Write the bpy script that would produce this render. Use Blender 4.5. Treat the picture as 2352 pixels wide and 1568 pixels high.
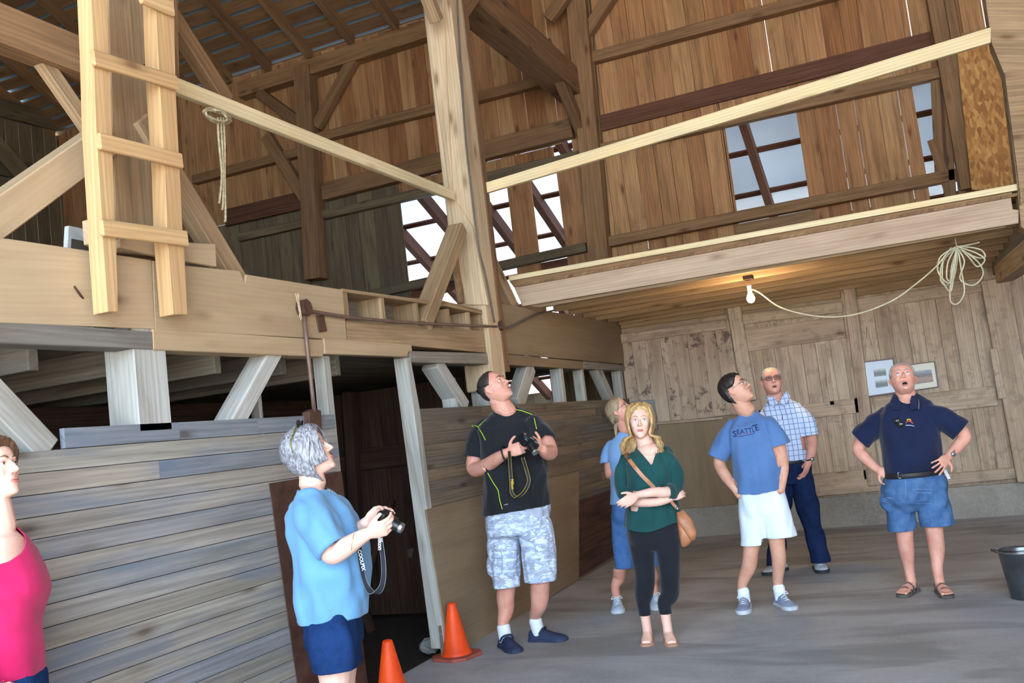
import bpy, bmesh, math, random
import numpy as np
from mathutils import Vector, Matrix, noise

for o in list(bpy.data.objects): bpy.data.objects.remove(o)
SC = bpy.context.scene
COL = SC.collection

# ---------------------------------------------------------------- camera
CAM_H = 1.52
FPX = 2172.73
RW = np.array([[0.91413597, 0.3881265, -0.11710358], [-0.14460308, 0.0423059, -0.98858493], [-0.37874184, 0.92063458, 0.09479764]])
cam = bpy.data.cameras.new('camera'); camo = bpy.data.objects.new('camera', cam); COL.objects.link(camo)
cam.sensor_width = 36.0; cam.lens = 36.0 * FPX / 2352.0; cam.clip_start = 0.05; cam.clip_end = 500
M = Matrix(((RW[0][0], -RW[1][0], -RW[2][0], 0), (RW[0][1], -RW[1][1], -RW[2][1], 0), (RW[0][2], -RW[1][2], -RW[2][2], CAM_H), (0, 0, 0, 1)))
camo.matrix_world = M
SC.camera = camo

# ---------------------------------------------------------------- light and exposure
SC.view_settings.view_transform = 'Standard'
SC.view_settings.look = 'None'
SC.view_settings.gamma = 1.0
SC.view_settings.use_curve_mapping = False
SC.view_settings.exposure = 2.15
wd = bpy.data.worlds.new('sky'); SC.world = wd; wd.use_nodes = True
bg = wd.node_tree.nodes['Background']
bg.inputs[0].default_value = (0.60, 0.79, 1.0, 1); bg.inputs[1].default_value = 3.0
sun = bpy.data.lights.new('sun', 'SUN'); suno = bpy.data.objects.new('sun', sun); COL.objects.link(suno)
sun.energy = 9.0; sun.color = (1.0, 0.93, 0.80); sun.angle = math.radians(3)
sd = Vector((0.25, 0.55, -1.0)).normalized()      # the way the sunlight travels: high, from in front of the barn
suno.rotation_euler = sd.to_track_quat('-Z', 'Y').to_euler()
try:
    SC.cycles.max_bounces = 8; SC.cycles.diffuse_bounces = 5; SC.cycles.use_denoising = True
    SC.cycles.sample_clamp_indirect = 8
except Exception: pass

# ---------------------------------------------------------------- helpers: measuring
def ray(px, py):
    v = np.array([px - 1176.0, py - 784.0, FPX]); return RW.T @ v
def P(px, py, ax, val):
    d = ray(px, py); o = np.array([0, 0, CAM_H]); i = 'xyz'.index(ax)
    t = (val - o[i]) / d[i]; q = o + t * d; return Vector((float(q[0]), float(q[1]), float(q[2])))
def pix(p):
    v = RW @ (np.array(p) - np.array([0, 0, CAM_H])); return 1176 + FPX * v[0] / v[2], 784 + FPX * v[1] / v[2]
NAX = {'x': Vector((-1, 0, 0)), 'y': Vector((0, 1, 0)), 'z': Vector((0, 0, -1))}
rnd = random.Random(7)
lerp = lambda a, b, t: a + (b - a) * t

# ---------------------------------------------------------------- materials
def s2l(r, g, b): return tuple(((v / 255) / 12.92 if v / 255 <= 0.04045 else ((v / 255 + 0.055) / 1.055) ** 2.4) for v in (r, g, b))
def mat_new(name):
    m = bpy.data.materials.new(name); m.use_nodes = True
    nt = m.node_tree; b = nt.nodes['Principled BSDF']; return m, nt, b
def sock(nt, s, v):
    if isinstance(v, bpy.types.NodeSocket): nt.links.new(v, s)
    else: s.default_value = v
def N(nt, t, **kw):
    n = nt.nodes.new(t)
    for k, v in kw.items(): setattr(n, k, v)
    return n
def mapping(nt, src, scale):
    n = N(nt, 'ShaderNodeMapping'); nt.links.new(src, n.inputs[0]); n.inputs['Scale'].default_value = scale; return n.outputs[0]
def noise_n(nt, vec, scale, detail=4, rough=0.55, dist=0.0):
    n = N(nt, 'ShaderNodeTexNoise'); nt.links.new(vec, n.inputs['Vector'])
    n.inputs['Scale'].default_value = scale; n.inputs['Detail'].default_value = detail; n.inputs['Roughness'].default_value = rough; n.inputs['Distortion'].default_value = dist
    return n.outputs['Fac']
def ramp(nt, fac, stops, interp='LINEAR'):
    n = N(nt, 'ShaderNodeValToRGB'); nt.links.new(fac, n.inputs[0]); cr = n.color_ramp; cr.interpolation = interp
    while len(cr.elements) < len(stops): cr.elements.new(0.5)
    while len(cr.elements) > len(stops): cr.elements.remove(cr.elements[-1])
    for e, (p, c) in zip(cr.elements, stops):
        e.position = p; e.color = (c, c, c, 1) if isinstance(c, (int, float)) else (c[0], c[1], c[2], 1)
    return n.outputs[0]
def mixc(nt, fac, a, b, mode='MIX'):
    n = N(nt, 'ShaderNodeMix', data_type='RGBA', blend_type=mode)
    sock(nt, n.inputs[0], fac)
    for s, v in ((n.inputs[6], a), (n.inputs[7], b)):
        sock(nt, s, v if isinstance(v, bpy.types.NodeSocket) else (v[0], v[1], v[2], 1))
    return n.outputs[2]
def math_n(nt, op, a, b=0.0):
    n = N(nt, 'ShaderNodeMath', operation=op); sock(nt, n.inputs[0], a); sock(nt, n.inputs[1], b); return n.outputs[0]
def bump(nt, b, h, strength=0.3, dist=0.01):
    n = N(nt, 'ShaderNodeBump'); nt.links.new(h, n.inputs['Height']); n.inputs['Strength'].default_value = strength; n.inputs['Distance'].default_value = dist
    nt.links.new(n.outputs[0], b.inputs['Normal'])

def wood(name, palette, stain=None, stain_amt=0.4, grain=0.35, knots=True, rough=0.85, stain_scale=1.6, interp='LINEAR', wave=.22, spots=0.0):
    """boards: UV in metres, u along the grain; 'rnd' is one random number per board"""
    m, nt, b = mat_new(name)
    uv = N(nt, 'ShaderNodeUVMap').outputs[0]
    at = N(nt, 'ShaderNodeAttribute', attribute_name='rnd').outputs['Color']
    sp = N(nt, 'ShaderNodeSeparateColor'); nt.links.new(at, sp.inputs[0])
    n = len(palette)
    base = ramp(nt, sp.outputs[0], [(i / max(1, n - (1 if interp == 'LINEAR' else 0)), c) for i, c in enumerate(palette)], interp)
    big = noise_n(nt, mapping(nt, uv, (0.5, 3.0, 1)), 1.6, 3)
    base = mixc(nt, ramp(nt, big, [(0.35, 0.0), (0.7, 0.5)]), base, mixc(nt, 1.0, base, (0.62, 0.58, 0.55), 'MULTIPLY'))
    g1 = noise_n(nt, mapping(nt, uv, (0.6, 18.0, 1)), 2.2, 3, 0.6, 0.3)
    g = ramp(nt, g1, [(0.3, 1 - grain), (0.62, 1.0)])
    base = mixc(nt, 1.0, base, g, 'MULTIPLY')
    w = N(nt, 'ShaderNodeTexWave', wave_type='BANDS', bands_direction='Y'); nt.links.new(mapping(nt, uv, (0.3, 6.0, 1)), w.inputs['Vector'])
    w.inputs['Scale'].default_value = 2.0; w.inputs['Distortion'].default_value = 4.0; w.inputs['Detail'].default_value = 2; w.inputs['Detail Scale'].default_value = 1.2
    base = mixc(nt, wave, base, mixc(nt, 1.0, base, ramp(nt, w.outputs['Fac'], [(0.2, 0.6), (0.7, 1.1)]), 'MULTIPLY'))
    if stain:
        s = noise_n(nt, mapping(nt, uv, (0.5, 3.0, 1)), stain_scale * 1.5, 4, 0.6, 0.4)
        base = mixc(nt, math_n(nt, 'MULTIPLY', ramp(nt, s, [(0.48, 0.0), (0.68, 1.0)]), stain_amt), base, stain)
    if spots:
        s = noise_n(nt, uv, 7.0, 5, 0.7, 0.2); s2 = noise_n(nt, uv, 0.9, 2)
        k = math_n(nt, 'MULTIPLY', ramp(nt, s, [(0.52, 0.0), (0.6, 1.0)]), ramp(nt, s2, [(0.36, 0.0), (0.48, 1.0)]))
        base = mixc(nt, math_n(nt, 'MULTIPLY', k, spots), base, s2l(84, 66, 62))
    if knots:
        v = N(nt, 'ShaderNodeTexVoronoi', feature='F1'); nt.links.new(mapping(nt, uv, (1.7, 5.2, 1)), v.inputs['Vector']); v.inputs['Scale'].default_value = 1.0
        k = ramp(nt, v.outputs['Distance'], [(0.05, 1.0), (0.12, 0.35), (0.2, 0.0)])
        base = mixc(nt, math_n(nt, 'MULTIPLY', k, 0.75), base, mixc(nt, 1.0, base, (0.30, 0.20, 0.14), 'MULTIPLY'))
    nt.links.new(base, b.inputs['Base Color'])
    b.inputs['Roughness'].default_value = rough; b.inputs['Specular IOR Level'].default_value = 0.25
    bump(nt, b, g1, 0.5, 0.004)
    return m
def plain(name, c, rough=0.6, metal=0.0, spec=0.4, var=0.12, scale=12.0, bumps=0.0, noise_c=None):
    m, nt, b = mat_new(name)
    tc = N(nt, 'ShaderNodeTexCoord').outputs['Object']
    f = noise_n(nt, tc, scale, 4)
    c2 = noise_c or tuple(x * (1 - 2 * var) for x in c)
    nt.links.new(mixc(nt, ramp(nt, f, [(0.35, 0.0), (0.65, 1.0)]), c, c2), b.inputs['Base Color'])
    b.inputs['Roughness'].default_value = rough; b.inputs['Metallic'].default_value = metal; b.inputs['Specular IOR Level'].default_value = spec
    if bumps: bump(nt, b, noise_n(nt, tc, scale * 3, 4), bumps, 0.005)
    return m

W_BARN = wood('upper wall boards', [s2l(176, 126, 84), s2l(196, 148, 104), s2l(166, 114, 74), s2l(200, 156, 110), s2l(184, 136, 92)], s2l(100, 68, 50), 0.5)
W_GREEN = wood('weathered and shade toned boards', [s2l(118, 104, 82), s2l(134, 118, 92), s2l(108, 96, 78)], s2l(70, 62, 50), 0.5)
W_DARK = wood('dark brown plank', [s2l(116, 78, 60), s2l(104, 70, 54)], None, 0.3, 0.45, False)
W_FRAME = wood('aged timber', [s2l(168, 138, 104), s2l(186, 156, 120), s2l(156, 128, 96)], s2l(112, 86, 64), 0.35)
W_POST = wood('pale post timber', [s2l(220, 194, 158), s2l(210, 184, 148)], s2l(140, 108, 82), 0.35, 0.2)  # lighter aged timber: the light on the centre post is in the colour
W_FRAMED = wood('aged brown timber', [s2l(146, 112, 80), s2l(160, 124, 88), s2l(132, 100, 72)], s2l(92, 66, 48), 0.4)
W_PINE = wood('new pine', [s2l(238, 218, 176), s2l(232, 210, 166)], s2l(224, 186, 124), 0.35, 0.12)
W_LADDER = wood('ladder wood', [s2l(216, 178, 128), s2l(206, 166, 118)], s2l(170, 124, 80), 0.35, 0.2)
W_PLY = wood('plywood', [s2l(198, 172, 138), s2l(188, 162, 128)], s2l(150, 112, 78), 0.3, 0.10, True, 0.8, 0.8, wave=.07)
W_PLYD = wood('dim plywood', [s2l(150, 130, 104), s2l(142, 122, 98)], s2l(112, 92, 72), 0.4, 0.10, False, 0.8, 0.8, wave=.06)  # darkened copy of the plywood, shade put into the palette
W_DAYLIT = wood('daylight toned timber', [s2l(196, 194, 186), s2l(184, 182, 172)], s2l(128, 116, 98), 0.6, 0.25)  # pale tone puts the daylight from the yard into the timber's colour
W_GREY = wood('grey weathered timber', [s2l(150, 142, 130), s2l(168, 158, 142), s2l(132, 126, 118)], s2l(96, 84, 70), 0.45)
W_SIDE = wood('old painted siding', [s2l(184, 172, 156), s2l(136, 140, 148), s2l(192, 176, 154), s2l(116, 130, 148), s2l(166, 160, 150), s2l(178, 166, 148), s2l(130, 128, 126), s2l(186, 174, 158)], s2l(98, 112, 132), 0.7, 0.35, True, 0.85, 1.1)
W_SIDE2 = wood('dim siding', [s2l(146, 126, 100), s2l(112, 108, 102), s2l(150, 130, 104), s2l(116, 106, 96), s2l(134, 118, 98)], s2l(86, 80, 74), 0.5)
W_PALE = wood('pale back wall boards', [s2l(206, 182, 156), s2l(192, 168, 142), s2l(212, 190, 164), s2l(198, 172, 148)], s2l(124, 102, 88), 0.5, 0.25, True, 0.85, 1.4, spots=.25)
W_MOULD = wood('mould spotted boards', [s2l(206, 182, 158), s2l(194, 170, 146), s2l(212, 190, 166)], s2l(124, 102, 88), 0.45, 0.2, True, 0.85, 1.4, spots=.8)
W_PINK = wood('pinkish pine beam', [s2l(204, 178, 152), s2l(198, 170, 144)], s2l(150, 112, 88), 0.35, 0.18)
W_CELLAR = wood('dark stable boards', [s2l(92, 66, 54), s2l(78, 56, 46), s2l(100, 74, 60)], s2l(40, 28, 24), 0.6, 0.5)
W_SHED = wood('reddish rafter', [s2l(120, 78, 56), s2l(104, 66, 48)], None, 0.3, 0.4, False)
W_BLUE = wood('blue grey board', [s2l(142, 148, 150)], s2l(110, 112, 112), 0.5, 0.3)

def m_concrete(name, c, c2):
    m, nt, b = mat_new(name)
    tc = N(nt, 'ShaderNodeTexCoord').outputs['Object']
    f = noise_n(nt, mapping(nt, tc, (1, 1.6, 1)), 1.3, 6, 0.6, 0.5); f2 = noise_n(nt, tc, 45, 3)
    col = mixc(nt, ramp(nt, f, [(0.36, 0.0), (0.66, 1.0)]), c, c2)
    col = mixc(nt, ramp(nt, f2, [(0.4, 0.0), (0.7, 0.25)]), col, (0.5, 0.47, 0.42))
    f3 = noise_n(nt, mapping(nt, tc, (0.6, 2.2, 1)), 0.9, 3, 0.5, 0.8)
    col = mixc(nt, ramp(nt, f3, [(0.52, 0.0), (0.62, 0.55)]), col, tuple(x * 0.62 for x in c2))
    nt.links.new(col, b.inputs['Base Color']); b.inputs['Roughness'].default_value = 0.72; b.inputs['Specular IOR Level'].default_value = 0.35
    bump(nt, b, f2, 0.25, 0.003); return m
M_FLOOR = m_concrete('concrete floor', s2l(172, 172, 172), s2l(146, 145, 143))
M_FOUND = m_concrete('concrete footing', s2l(156, 148, 136), s2l(128, 120, 110))
M_EARTH = plain('dark earth', s2l(70, 58, 50), 0.95, bumps=0.5)
M_GROUND = plain('gravel yard', s2l(196, 186, 170), 0.9, scale=8)
M_RUST = plain('rusty metal', s2l(104, 74, 62), 0.6, 0.4, 0.4, 0.25, 9.0, 0.2)
M_PIPE = plain('brown conduit', s2l(124, 100, 88), 0.5, 0.3)
M_ROPE = plain('pale rope', s2l(188, 172, 136), 0.9, var=0.2, scale=60)
M_CORD = plain('cream cord', s2l(216, 206, 170), 0.5)
M_CABLE = plain('grey cable', s2l(96, 90, 82), 0.5)
M_WHITE = plain('white paint', s2l(226, 228, 226), 0.5)
M_BLACK = plain('black plastic', (0.012, 0.012, 0.013), 0.35, spec=0.5)
M_METAL = plain('bright metal', (0.55, 0.55, 0.56), 0.3, 0.9)
M_ORANGE = plain('orange plastic', s2l(250, 84, 22), 0.45, var=0.05, scale=5, noise_c=s2l(226, 66, 18))
M_ORANGE_D = plain('dirty orange rubber', s2l(176, 84, 66), 0.7, noise_c=s2l(140, 78, 66))
M_STONE = plain('grey stone', s2l(140, 138, 132), 0.9, bumps=0.4)
def m_osb():
    m, nt, b = mat_new('strand board'); tc = N(nt, 'ShaderNodeTexCoord').outputs['Object']
    v = N(nt, 'ShaderNodeTexVoronoi'); nt.links.new(mapping(nt, tc, (34, 34, 14)), v.inputs['Vector']); v.inputs['Scale'].default_value = 1.0
    sp = N(nt, 'ShaderNodeSeparateColor'); nt.links.new(v.outputs['Color'], sp.inputs[0])
    nt.links.new(ramp(nt, sp.outputs[0], [(0, s2l(150, 100, 52)), (0.5, s2l(178, 124, 66)), (1, s2l(206, 156, 92))]), b.inputs['Base Color']); b.inputs['Roughness'].default_value = 0.8
    return m
M_OSB = m_osb()
def m_trans(name, c, tr):
    m, nt, b = mat_new(name); b.inputs['Base Color'].default_value = (*c, 1); b.inputs['Roughness'].default_value = 0.5
    tc = N(nt, 'ShaderNodeTexCoord').outputs['Object']
    f = noise_n(nt, tc, 1.2, 4)
    t = N(nt, 'ShaderNodeBsdfTranslucent'); nt.links.new(mixc(nt, ramp(nt, f, [(0.4, 0.0), (0.6, 0.4)]), c, tuple(x * 0.75 for x in c)), t.inputs[0])
    mx = N(nt, 'ShaderNodeMixShader'); mx.inputs[0].default_value = tr
    nt.links.new(b.outputs[0], mx.inputs[1]); nt.links.new(t.outputs[0], mx.inputs[2])
    nt.links.new(mx.outputs[0], nt.nodes['Material Output'].inputs[0]); return m
M_SHEET = m_trans('translucent roof sheet', (0.72, 0.73, 0.77), 0.55)
M_SHEETG = m_trans('grey roof sheet', s2l(206, 208, 210), 0.28)  # opaque sheet made to pass sun, in place of bounce light below
M_TIN = m_trans('roof tin', s2l(150, 164, 172), 0.05)  # passes a little sun so the gaps between roof boards look lit
M_GLASS = None
def m_emit(name, c, s):
    m, nt, b = mat_new(name); b.inputs['Emission Color'].default_value = (*c, 1); b.inputs['Emission Strength'].default_value = s; b.inputs['Base Color'].default_value = (*c, 1); return m
M_BULB = m_emit('lit bulb', (1.0, 0.78, 0.42), 60)

# ---------------------------------------------------------------- helpers: meshes
def worg(o):
    v = Vector((0, 0, 0))
    while o is not None: v += o.location; o = o.parent
    return v
class MB:
    """collects boxes and prisms with board UVs; build() links them as ONE mesh object"""
    def __init__(s): s.v = []; s.f = []; s.uv = []; s.r = []
    def prism(s, pts, nrm, t, grain=None, r=None):
        """polygon pts (list of Vector), extruded by t along nrm"""
        pts = [Vector(p) for p in pts]; n = len(pts); o = len(s.v)
        nrm = Vector(nrm).normalized()
        g = (pts[1] - pts[0]) if grain is None else Vector(grain)
        g = (g - nrm * g.dot(nrm)).normalized(); c = nrm.cross(g)
        area = Vector((0, 0, 0))
        for i in range(n): area += pts[i].cross(pts[(i + 1) % n])
        if area.dot(nrm) > 0: pts = pts[::-1]
        back = [p + nrm * t for p in pts]
        s.v += pts + back
        ou, ov = rnd.uniform(0, 40), rnd.uniform(0, 40); R = rnd.random() if r is None else r
        def uvp(p, w): 
            q = p - pts[0]
            return (q.dot(g) + ou, (q.dot(c) + q.dot(nrm) * w) + ov)
        s.f.append([o + i for i in range(n)]); s.uv.append([uvp(p, 0) for p in pts]); s.r.append(R)
        s.f.append([o + n + i for i in reversed(range(n))]); s.uv.append([uvp(p, 0) for p in reversed(back)]); s.r.append(R)
        for i in range(n):
            j = (i + 1) % n
            s.f.append([o + j, o + i, o + n + i, o + n + j]); s.uv.append([uvp(q, 1) for q in (pts[j], pts[i], back[i], back[j])]); s.r.append(R)
        return s
    def bar(s, A, B, w, t, nrm, r=None, center=False):
        """a straight bar from A to B: w across, t along nrm (from the face on the line)"""
        A = Vector(A); B = Vector(B); nrm = Vector(nrm); d = (B - A).normalized()
        nrm = (nrm - d * nrm.dot(d)).normalized(); c = nrm.cross(d) * (w / 2)
        if center: A = A - nrm * t / 2; B = B - nrm * t / 2
        return s.prism([A - c, B - c, B + c, A + c], nrm, t, d, r)
    def box(s, lo, hi, r=None, grain=None):
        lo = Vector(lo); hi = Vector(hi); d = hi - lo
        if grain is None: grain = 'xyz'[max(range(3), key=lambda i: d[i])]
        g = Vector([1 if grain == a else 0 for a in 'xyz'])
        ax = min((i for i in range(3) if 'xyz'[i] != grain), key=lambda i: d[i])
        o = [i for i in range(3) if i != ax]; pts = []
        for a, b in ((0, 0), (1, 0), (1, 1), (0, 1)):
            p = lo.copy(); p[o[0]] += d[o[0]] * a; p[o[1]] += d[o[1]] * b; pts.append(p)
        n = Vector((0, 0, 0)); n[ax] = 1
        return s.prism(pts, n, d[ax], g, r)
    def build(s, name, mat, parent=None, bevel=0.0, origin=None):
        me = bpy.data.meshes.new(name)
        if origin is None:
            if parent is not None: origin = worg(parent)
            else:
                xs = np.array([tuple(v) for v in s.v]); origin = Vector(((xs[:, 0].min() + xs[:, 0].max()) / 2, (xs[:, 1].min() + xs[:, 1].max()) / 2, xs[:, 2].min()))
        me.from_pydata([tuple(v - origin) for v in s.v], [], s.f)
        uvl = me.uv_layers.new(name='UVMap')
        uvs = [c for f in s.uv for c in f]; rs = [r for f, r in zip(s.f, s.r) for _ in f]
        uvl.data.foreach_set('uv', np.array(uvs, dtype=np.float32).ravel())
        at = me.color_attributes.new('rnd', 'FLOAT_COLOR', 'CORNER')
        cc = np.ones((len(rs), 4), dtype=np.float32); cc[:, :3] = np.array(rs, dtype=np.float32)[:, None]
        at.data.foreach_set('color', cc.ravel())
        me.materials.append(mat); me.update()
        o = bpy.data.objects.new(name, me); COL.objects.link(o)
        if parent is not None:
            o.parent = parent; o.location = origin - worg(parent)
        else: o.location = origin
        if bevel:
            b = o.modifiers.new('b', 'BEVEL'); b.width = bevel; b.segments = 1; b.limit_method = 'ANGLE'
        return o
def tag(o, label=None, cat=None, group=None, kind=None):
    if label: o['label'] = label
    if cat: o['category'] = cat
    if group: o['group'] = group
    if kind: o['kind'] = kind
    return o
def struct(o): o['kind'] = 'structure'; return o
def empty(name, loc, label, cat, group=None):
    o = bpy.data.objects.new(name, None); COL.objects.link(o); o.location = loc; o.empty_display_size = 0.1
    return tag(o, label, cat, group)
def raw(name, verts, faces, mat, parent=None, smooth=True, origin=(0, 0, 0)):
    me = bpy.data.meshes.new(name)
    org = worg(parent) if parent is not None else Vector(origin)
    me.from_pydata([tuple(Vector(v) - org) for v in verts], [], faces)
    for m in (mat if isinstance(mat, (list, tuple)) else [mat]): me.materials.append(m)
    if smooth: me.polygons.foreach_set('use_smooth', [True] * len(me.polygons))
    me.update()
    o = bpy.data.objects.new(name, me); COL.objects.link(o)
    if parent is not None: o.parent = parent
    else: o.location = org
    return o
def catmull(pts, n=8, closed=False):
    pts = [Vector(p) for p in pts]; out = []; m = len(pts)
    for i in range(m if closed else m - 1):
        if closed: a, b, c, d = pts[(i - 1) % m], pts[i], pts[(i + 1) % m], pts[(i + 2) % m]
        else: a, b, c, d = pts[max(i - 1, 0)], pts[i], pts[i + 1], pts[min(i + 2, m - 1)]
        for k in range(n):
            t = k / n
            out.append(0.5 * ((2 * b) + (c - a) * t + (2 * a - 5 * b + 4 * c - d) * t * t + (3 * b - a - 3 * c + d) * t ** 3))
    if not closed: out.append(pts[-1])
    return out
def tube_geo(pts, r, seg=8, flat=None, up=None):
    """verts, faces of a tube; r a number or a list; flat = (rx, ry) scale of the section"""
    pts = [Vector(p) for p in pts]; n = len(pts); rs = r if isinstance(r, (list, tuple)) else [r] * n
    V = []; F = []; prev = Vector(up) if up is not None else None
    for i, p in enumerate(pts):
        d = (pts[min(i + 1, n - 1)] - pts[max(i - 1, 0)]).normalized()
        if prev is None: prev = d.orthogonal()
        a = prev - d * prev.dot(d)
        if a.length < 1e-5: a = d.orthogonal()
        a.normalize(); b = d.cross(a); prev = a
        fx, fy = flat or (1, 1)
        for k in range(seg):
            t = 2 * math.pi * k / seg; V.append(p + a * math.cos(t) * rs[i] * fx + b * math.sin(t) * rs[i] * fy)
    for i in range(n - 1):
        for k in range(seg):
            k2 = (k + 1) % seg; F.append([i * seg + k, i * seg + k2, (i + 1) * seg + k2, (i + 1) * seg + k])
    F.append(list(range(seg))[::-1]); F.append([(n - 1) * seg + k for k in range(seg)])
    return V, F
def tube(name, pts, r, mat, parent=None, seg=8, flat=None, up=None):
    V, F = tube_geo(pts, r, seg, flat, up)
    return raw(name, V, F, mat, parent, origin=pts[0])
def join_geo(lst):
    V = []; F = []
    for v, f in lst:
        o = len(V); V += [Vector(p) for p in v]; F += [[i + o for i in q] for q in f]
    return V, F
def lathe_geo(prof, c, seg=32, axis='z'):
    V = []; F = []; c = Vector(c)
    for r, z in prof:
        for k in range(seg):
            t = 2 * math.pi * k / seg; V.append(c + Vector((r * math.cos(t), r * math.sin(t), z)))
    for i in range(len(prof) - 1):
        for k in range(seg):
            k2 = (k + 1) % seg; F.append([i * seg + k, i * seg + k2, (i + 1) * seg + k2, (i + 1) * seg + k])
    F.append([k for k in range(seg)][::-1]); F.append([(len(prof) - 1) * seg + k for k in range(seg)])
    return V, F
def beam(name, label, cat, ax, c, a, b, w, t, mat, group=None, bevel=0.006, r=None):
    """a timber whose visible face lies in the plane ax = c; a, b: ends of its centre line as measured on the photo"""
    m = MB(); m.bar(P(*a, ax, c), P(*b, ax, c), w, t, NAX[ax], r)
    return tag(m.build(name, mat, None, bevel), label, cat, group)
def slab(name, label, cat, ax, c, poly, t, mat, group=None, grain=None, bevel=0.003, r=None):
    m = MB(); m.prism([P(*q, ax, c) for q in poly], NAX[ax], t, grain, r)
    return tag(m.build(name, mat, None, bevel), label, cat, group)
def block(name, label, cat, lo, hi, mat, group=None, bevel=0.006, grain=None, r=None):
    m = MB(); m.box(lo, hi, r, grain); return tag(m.build(name, mat, None, bevel), label, cat, group)

XL = -3.27      # face of the board partition on the left
YB = 11.60      # inner face of the back wall
YF = 8.33       # front of the loft
#@@SHELL
# ================================================================ THE SHELL
struct(MB().box((-3.4, -2.9, -0.15), (5.5, 11.9, 0.0)).build('floor', M_FLOOR))
struct(MB().box((-14, -2.9, -0.3), (-3.4, 11.9, -0.06)).build('floor_stable', M_EARTH))
struct(MB().box((-40, -40, -0.4), (40, -2.9, -0.05)).build('floor_yard', M_GROUND))
# back wall, upper boards: gaps between boards, missing boards as openings
def boards(m, x0, x1, z0, z1, y, holes=(), wmin=.2, wmax=.27, gap=.005, t=.022, tone=None, light=.14):
    """upright boards with open seams; a batten behind most seams keeps the daylight out"""
    x = x0
    while x < x1 - .02:
        w = min(rnd.uniform(wmin, wmax), x1 - x); g = gap * rnd.uniform(.7, 1.5)
        r = rnd.random() if tone is None else tone; d = rnd.uniform(0, .006)
        m.box((x, y + d, z0), (x + w - g, y + d + t, z1), r, 'z')
        if rnd.random() > light: m.box((x + w - .03, y + t + .008, z0), (x + w + .025, y + t + .02, z1), r, 'z')
        x += w
m = MB()
boards(m, -14, -3.75, 5.2, 7.42, YB); boards(m, -3.75, 1.6, 5.35, 7.42, YB); boards(m, 1.6, 6, 2.7, 7.42, YB)
struct(m.build('wall_back', W_BARN))
m = MB(); x = -14
boards(m, -14, -6.22, 2.5, 5.19, YB)
boards(m, -14, -4.95, -.1, 2.5, YB); boards(m, -4.95, -4.3, -.1, 1.5, YB); boards(m, -4.3, -3.27, -.1, 2.5, YB)
struct(m.build('wall_back_weathered', W_GREEN))
m = MB()
boards(m, -6.22, -3.9, 4.93, 5.19, YB); boards(m, -6.22, -4.62, 2.5, 2.72, YB)
m.box((-4.58, YB, 2.5), (-4.24, YB + .025, 4.95), None, 'z')
m.box((-3.86, YB, 2.5), (-3.60, YB + .025, 4.95), None, 'z')
boards(m, -3.60, -1.66, 2.7, 5.34, YB, wmin=.2, wmax=.235, gap=.006, light=.3); boards(m, -1.66, -.78, 4.93, 5.34, YB); boards(m, -1.66, -.78, 2.7, 3.62, YB)
boards(m, -.78, .48, 2.7, 5.34, YB, gap=.006, light=.3); boards(m, .48, 1.1, 5.0, 5.34, YB); boards(m, .93, 1.6, 2.7, 5.36, YB)
struct(m.build('wall_back_middle', W_BARN))
# gable wall on the far left, roof, side wall on the right, front wall with the wide door opening behind the camera
m = MB(); y = -2.9
while y < 11.6:
    m.box((-12.6, y, -.1), (-12.57, y + .235, 7.35 + max(0, (11.6 - y) * .45)), None, 'z'); y += .245
struct(m.build('wall_left', W_GREEN))  # darker boards put the unlit far left into the wall's colour
m = MB(); x = -14
while x < 7:
    if x < -3.5 or x > 4.4: m.box((x, -3.0, -.1), (x + .29, -2.97, 14.3), None, 'z')
    else: m.box((x, -3.0, 6.4), (x + .29, -2.97, 14.3), None, 'z')
    x += .3
struct(m.build('wall_front', W_BARN))
m = MB(); y = -2.9
while y < 11.6:
    m.box((5.4, y, -.1), (5.43, y + .235, 13.8), None, 'z'); y += .25
struct(m.build('wall_right', W_BARN))
RS = .45
def roof_pt(x, y, dz=0): return Vector((x, y, 7.28 + (YB - y) * RS + dz))
m = MB(); un = Vector((0, -RS, -1)).normalized() * -1     # roof normal, outward
un = Vector((0, RS, 1)).normalized()
y = 11.9
while y > -3.3:       # roof boards across the rafters with gaps that show the glowing tin
    w = .2
    A = roof_pt(-14, y, .16); B = roof_pt(7, y, .16)
    m.bar(A, B, w * .88, .022, un); y -= .245 * .91
struct(m.build('ceiling_roof_boards', W_FRAMED))
m = MB(); m.prism([roof_pt(-14, 12.3, .26), roof_pt(7, 12.3, .26), roof_pt(7, -3.6, .26), roof_pt(-14, -3.6, .26)], un, .01)
struct(m.build('ceiling_roof', M_TIN))
# foundation and lower back wall
struct(MB().box((-3.4, YB - .03, 0), (6, YB + .3, .345)).build('wall_back_footing', M_FOUND))
m = MB()
boards(m, -1.96, -.42, .34, 2.56, YB, wmin=.15, wmax=.2, gap=.003)
boards(m, -.6, .95, 1.2, 2.7, YB - .02, wmin=.13, wmax=.21, gap=.004); boards(m, -.5, .95, .36, 1.2, YB, wmin=.13, wmax=.21, gap=.004)
boards(m, 1.1, 6, .36, 2.8, YB - .01, wmin=.15, wmax=.22, gap=.004)
m.box((-3.4, YB + .026, .3), (6, YB + .05, 2.9), .3, 'x')
struct(m.build('wall_back_lower', W_PALE))
m = MB(); boards(m, -3.3, -1.9, 1.42, 2.56, YB - .02, wmin=.15, wmax=.2, gap=.003)
struct(m.build('wall_back_spotted', W_MOULD))
# loft deck and joists
m = MB(); x = -3.3
while x < 3.5: m.box((x, YF - .02, 2.885), (x + .24, YB, 2.91), None, 'y'); x += .245
struct(m.build('ceiling_loft_deck', W_FRAMED))  # darker wood than the joists paints in the shade between them
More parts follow.
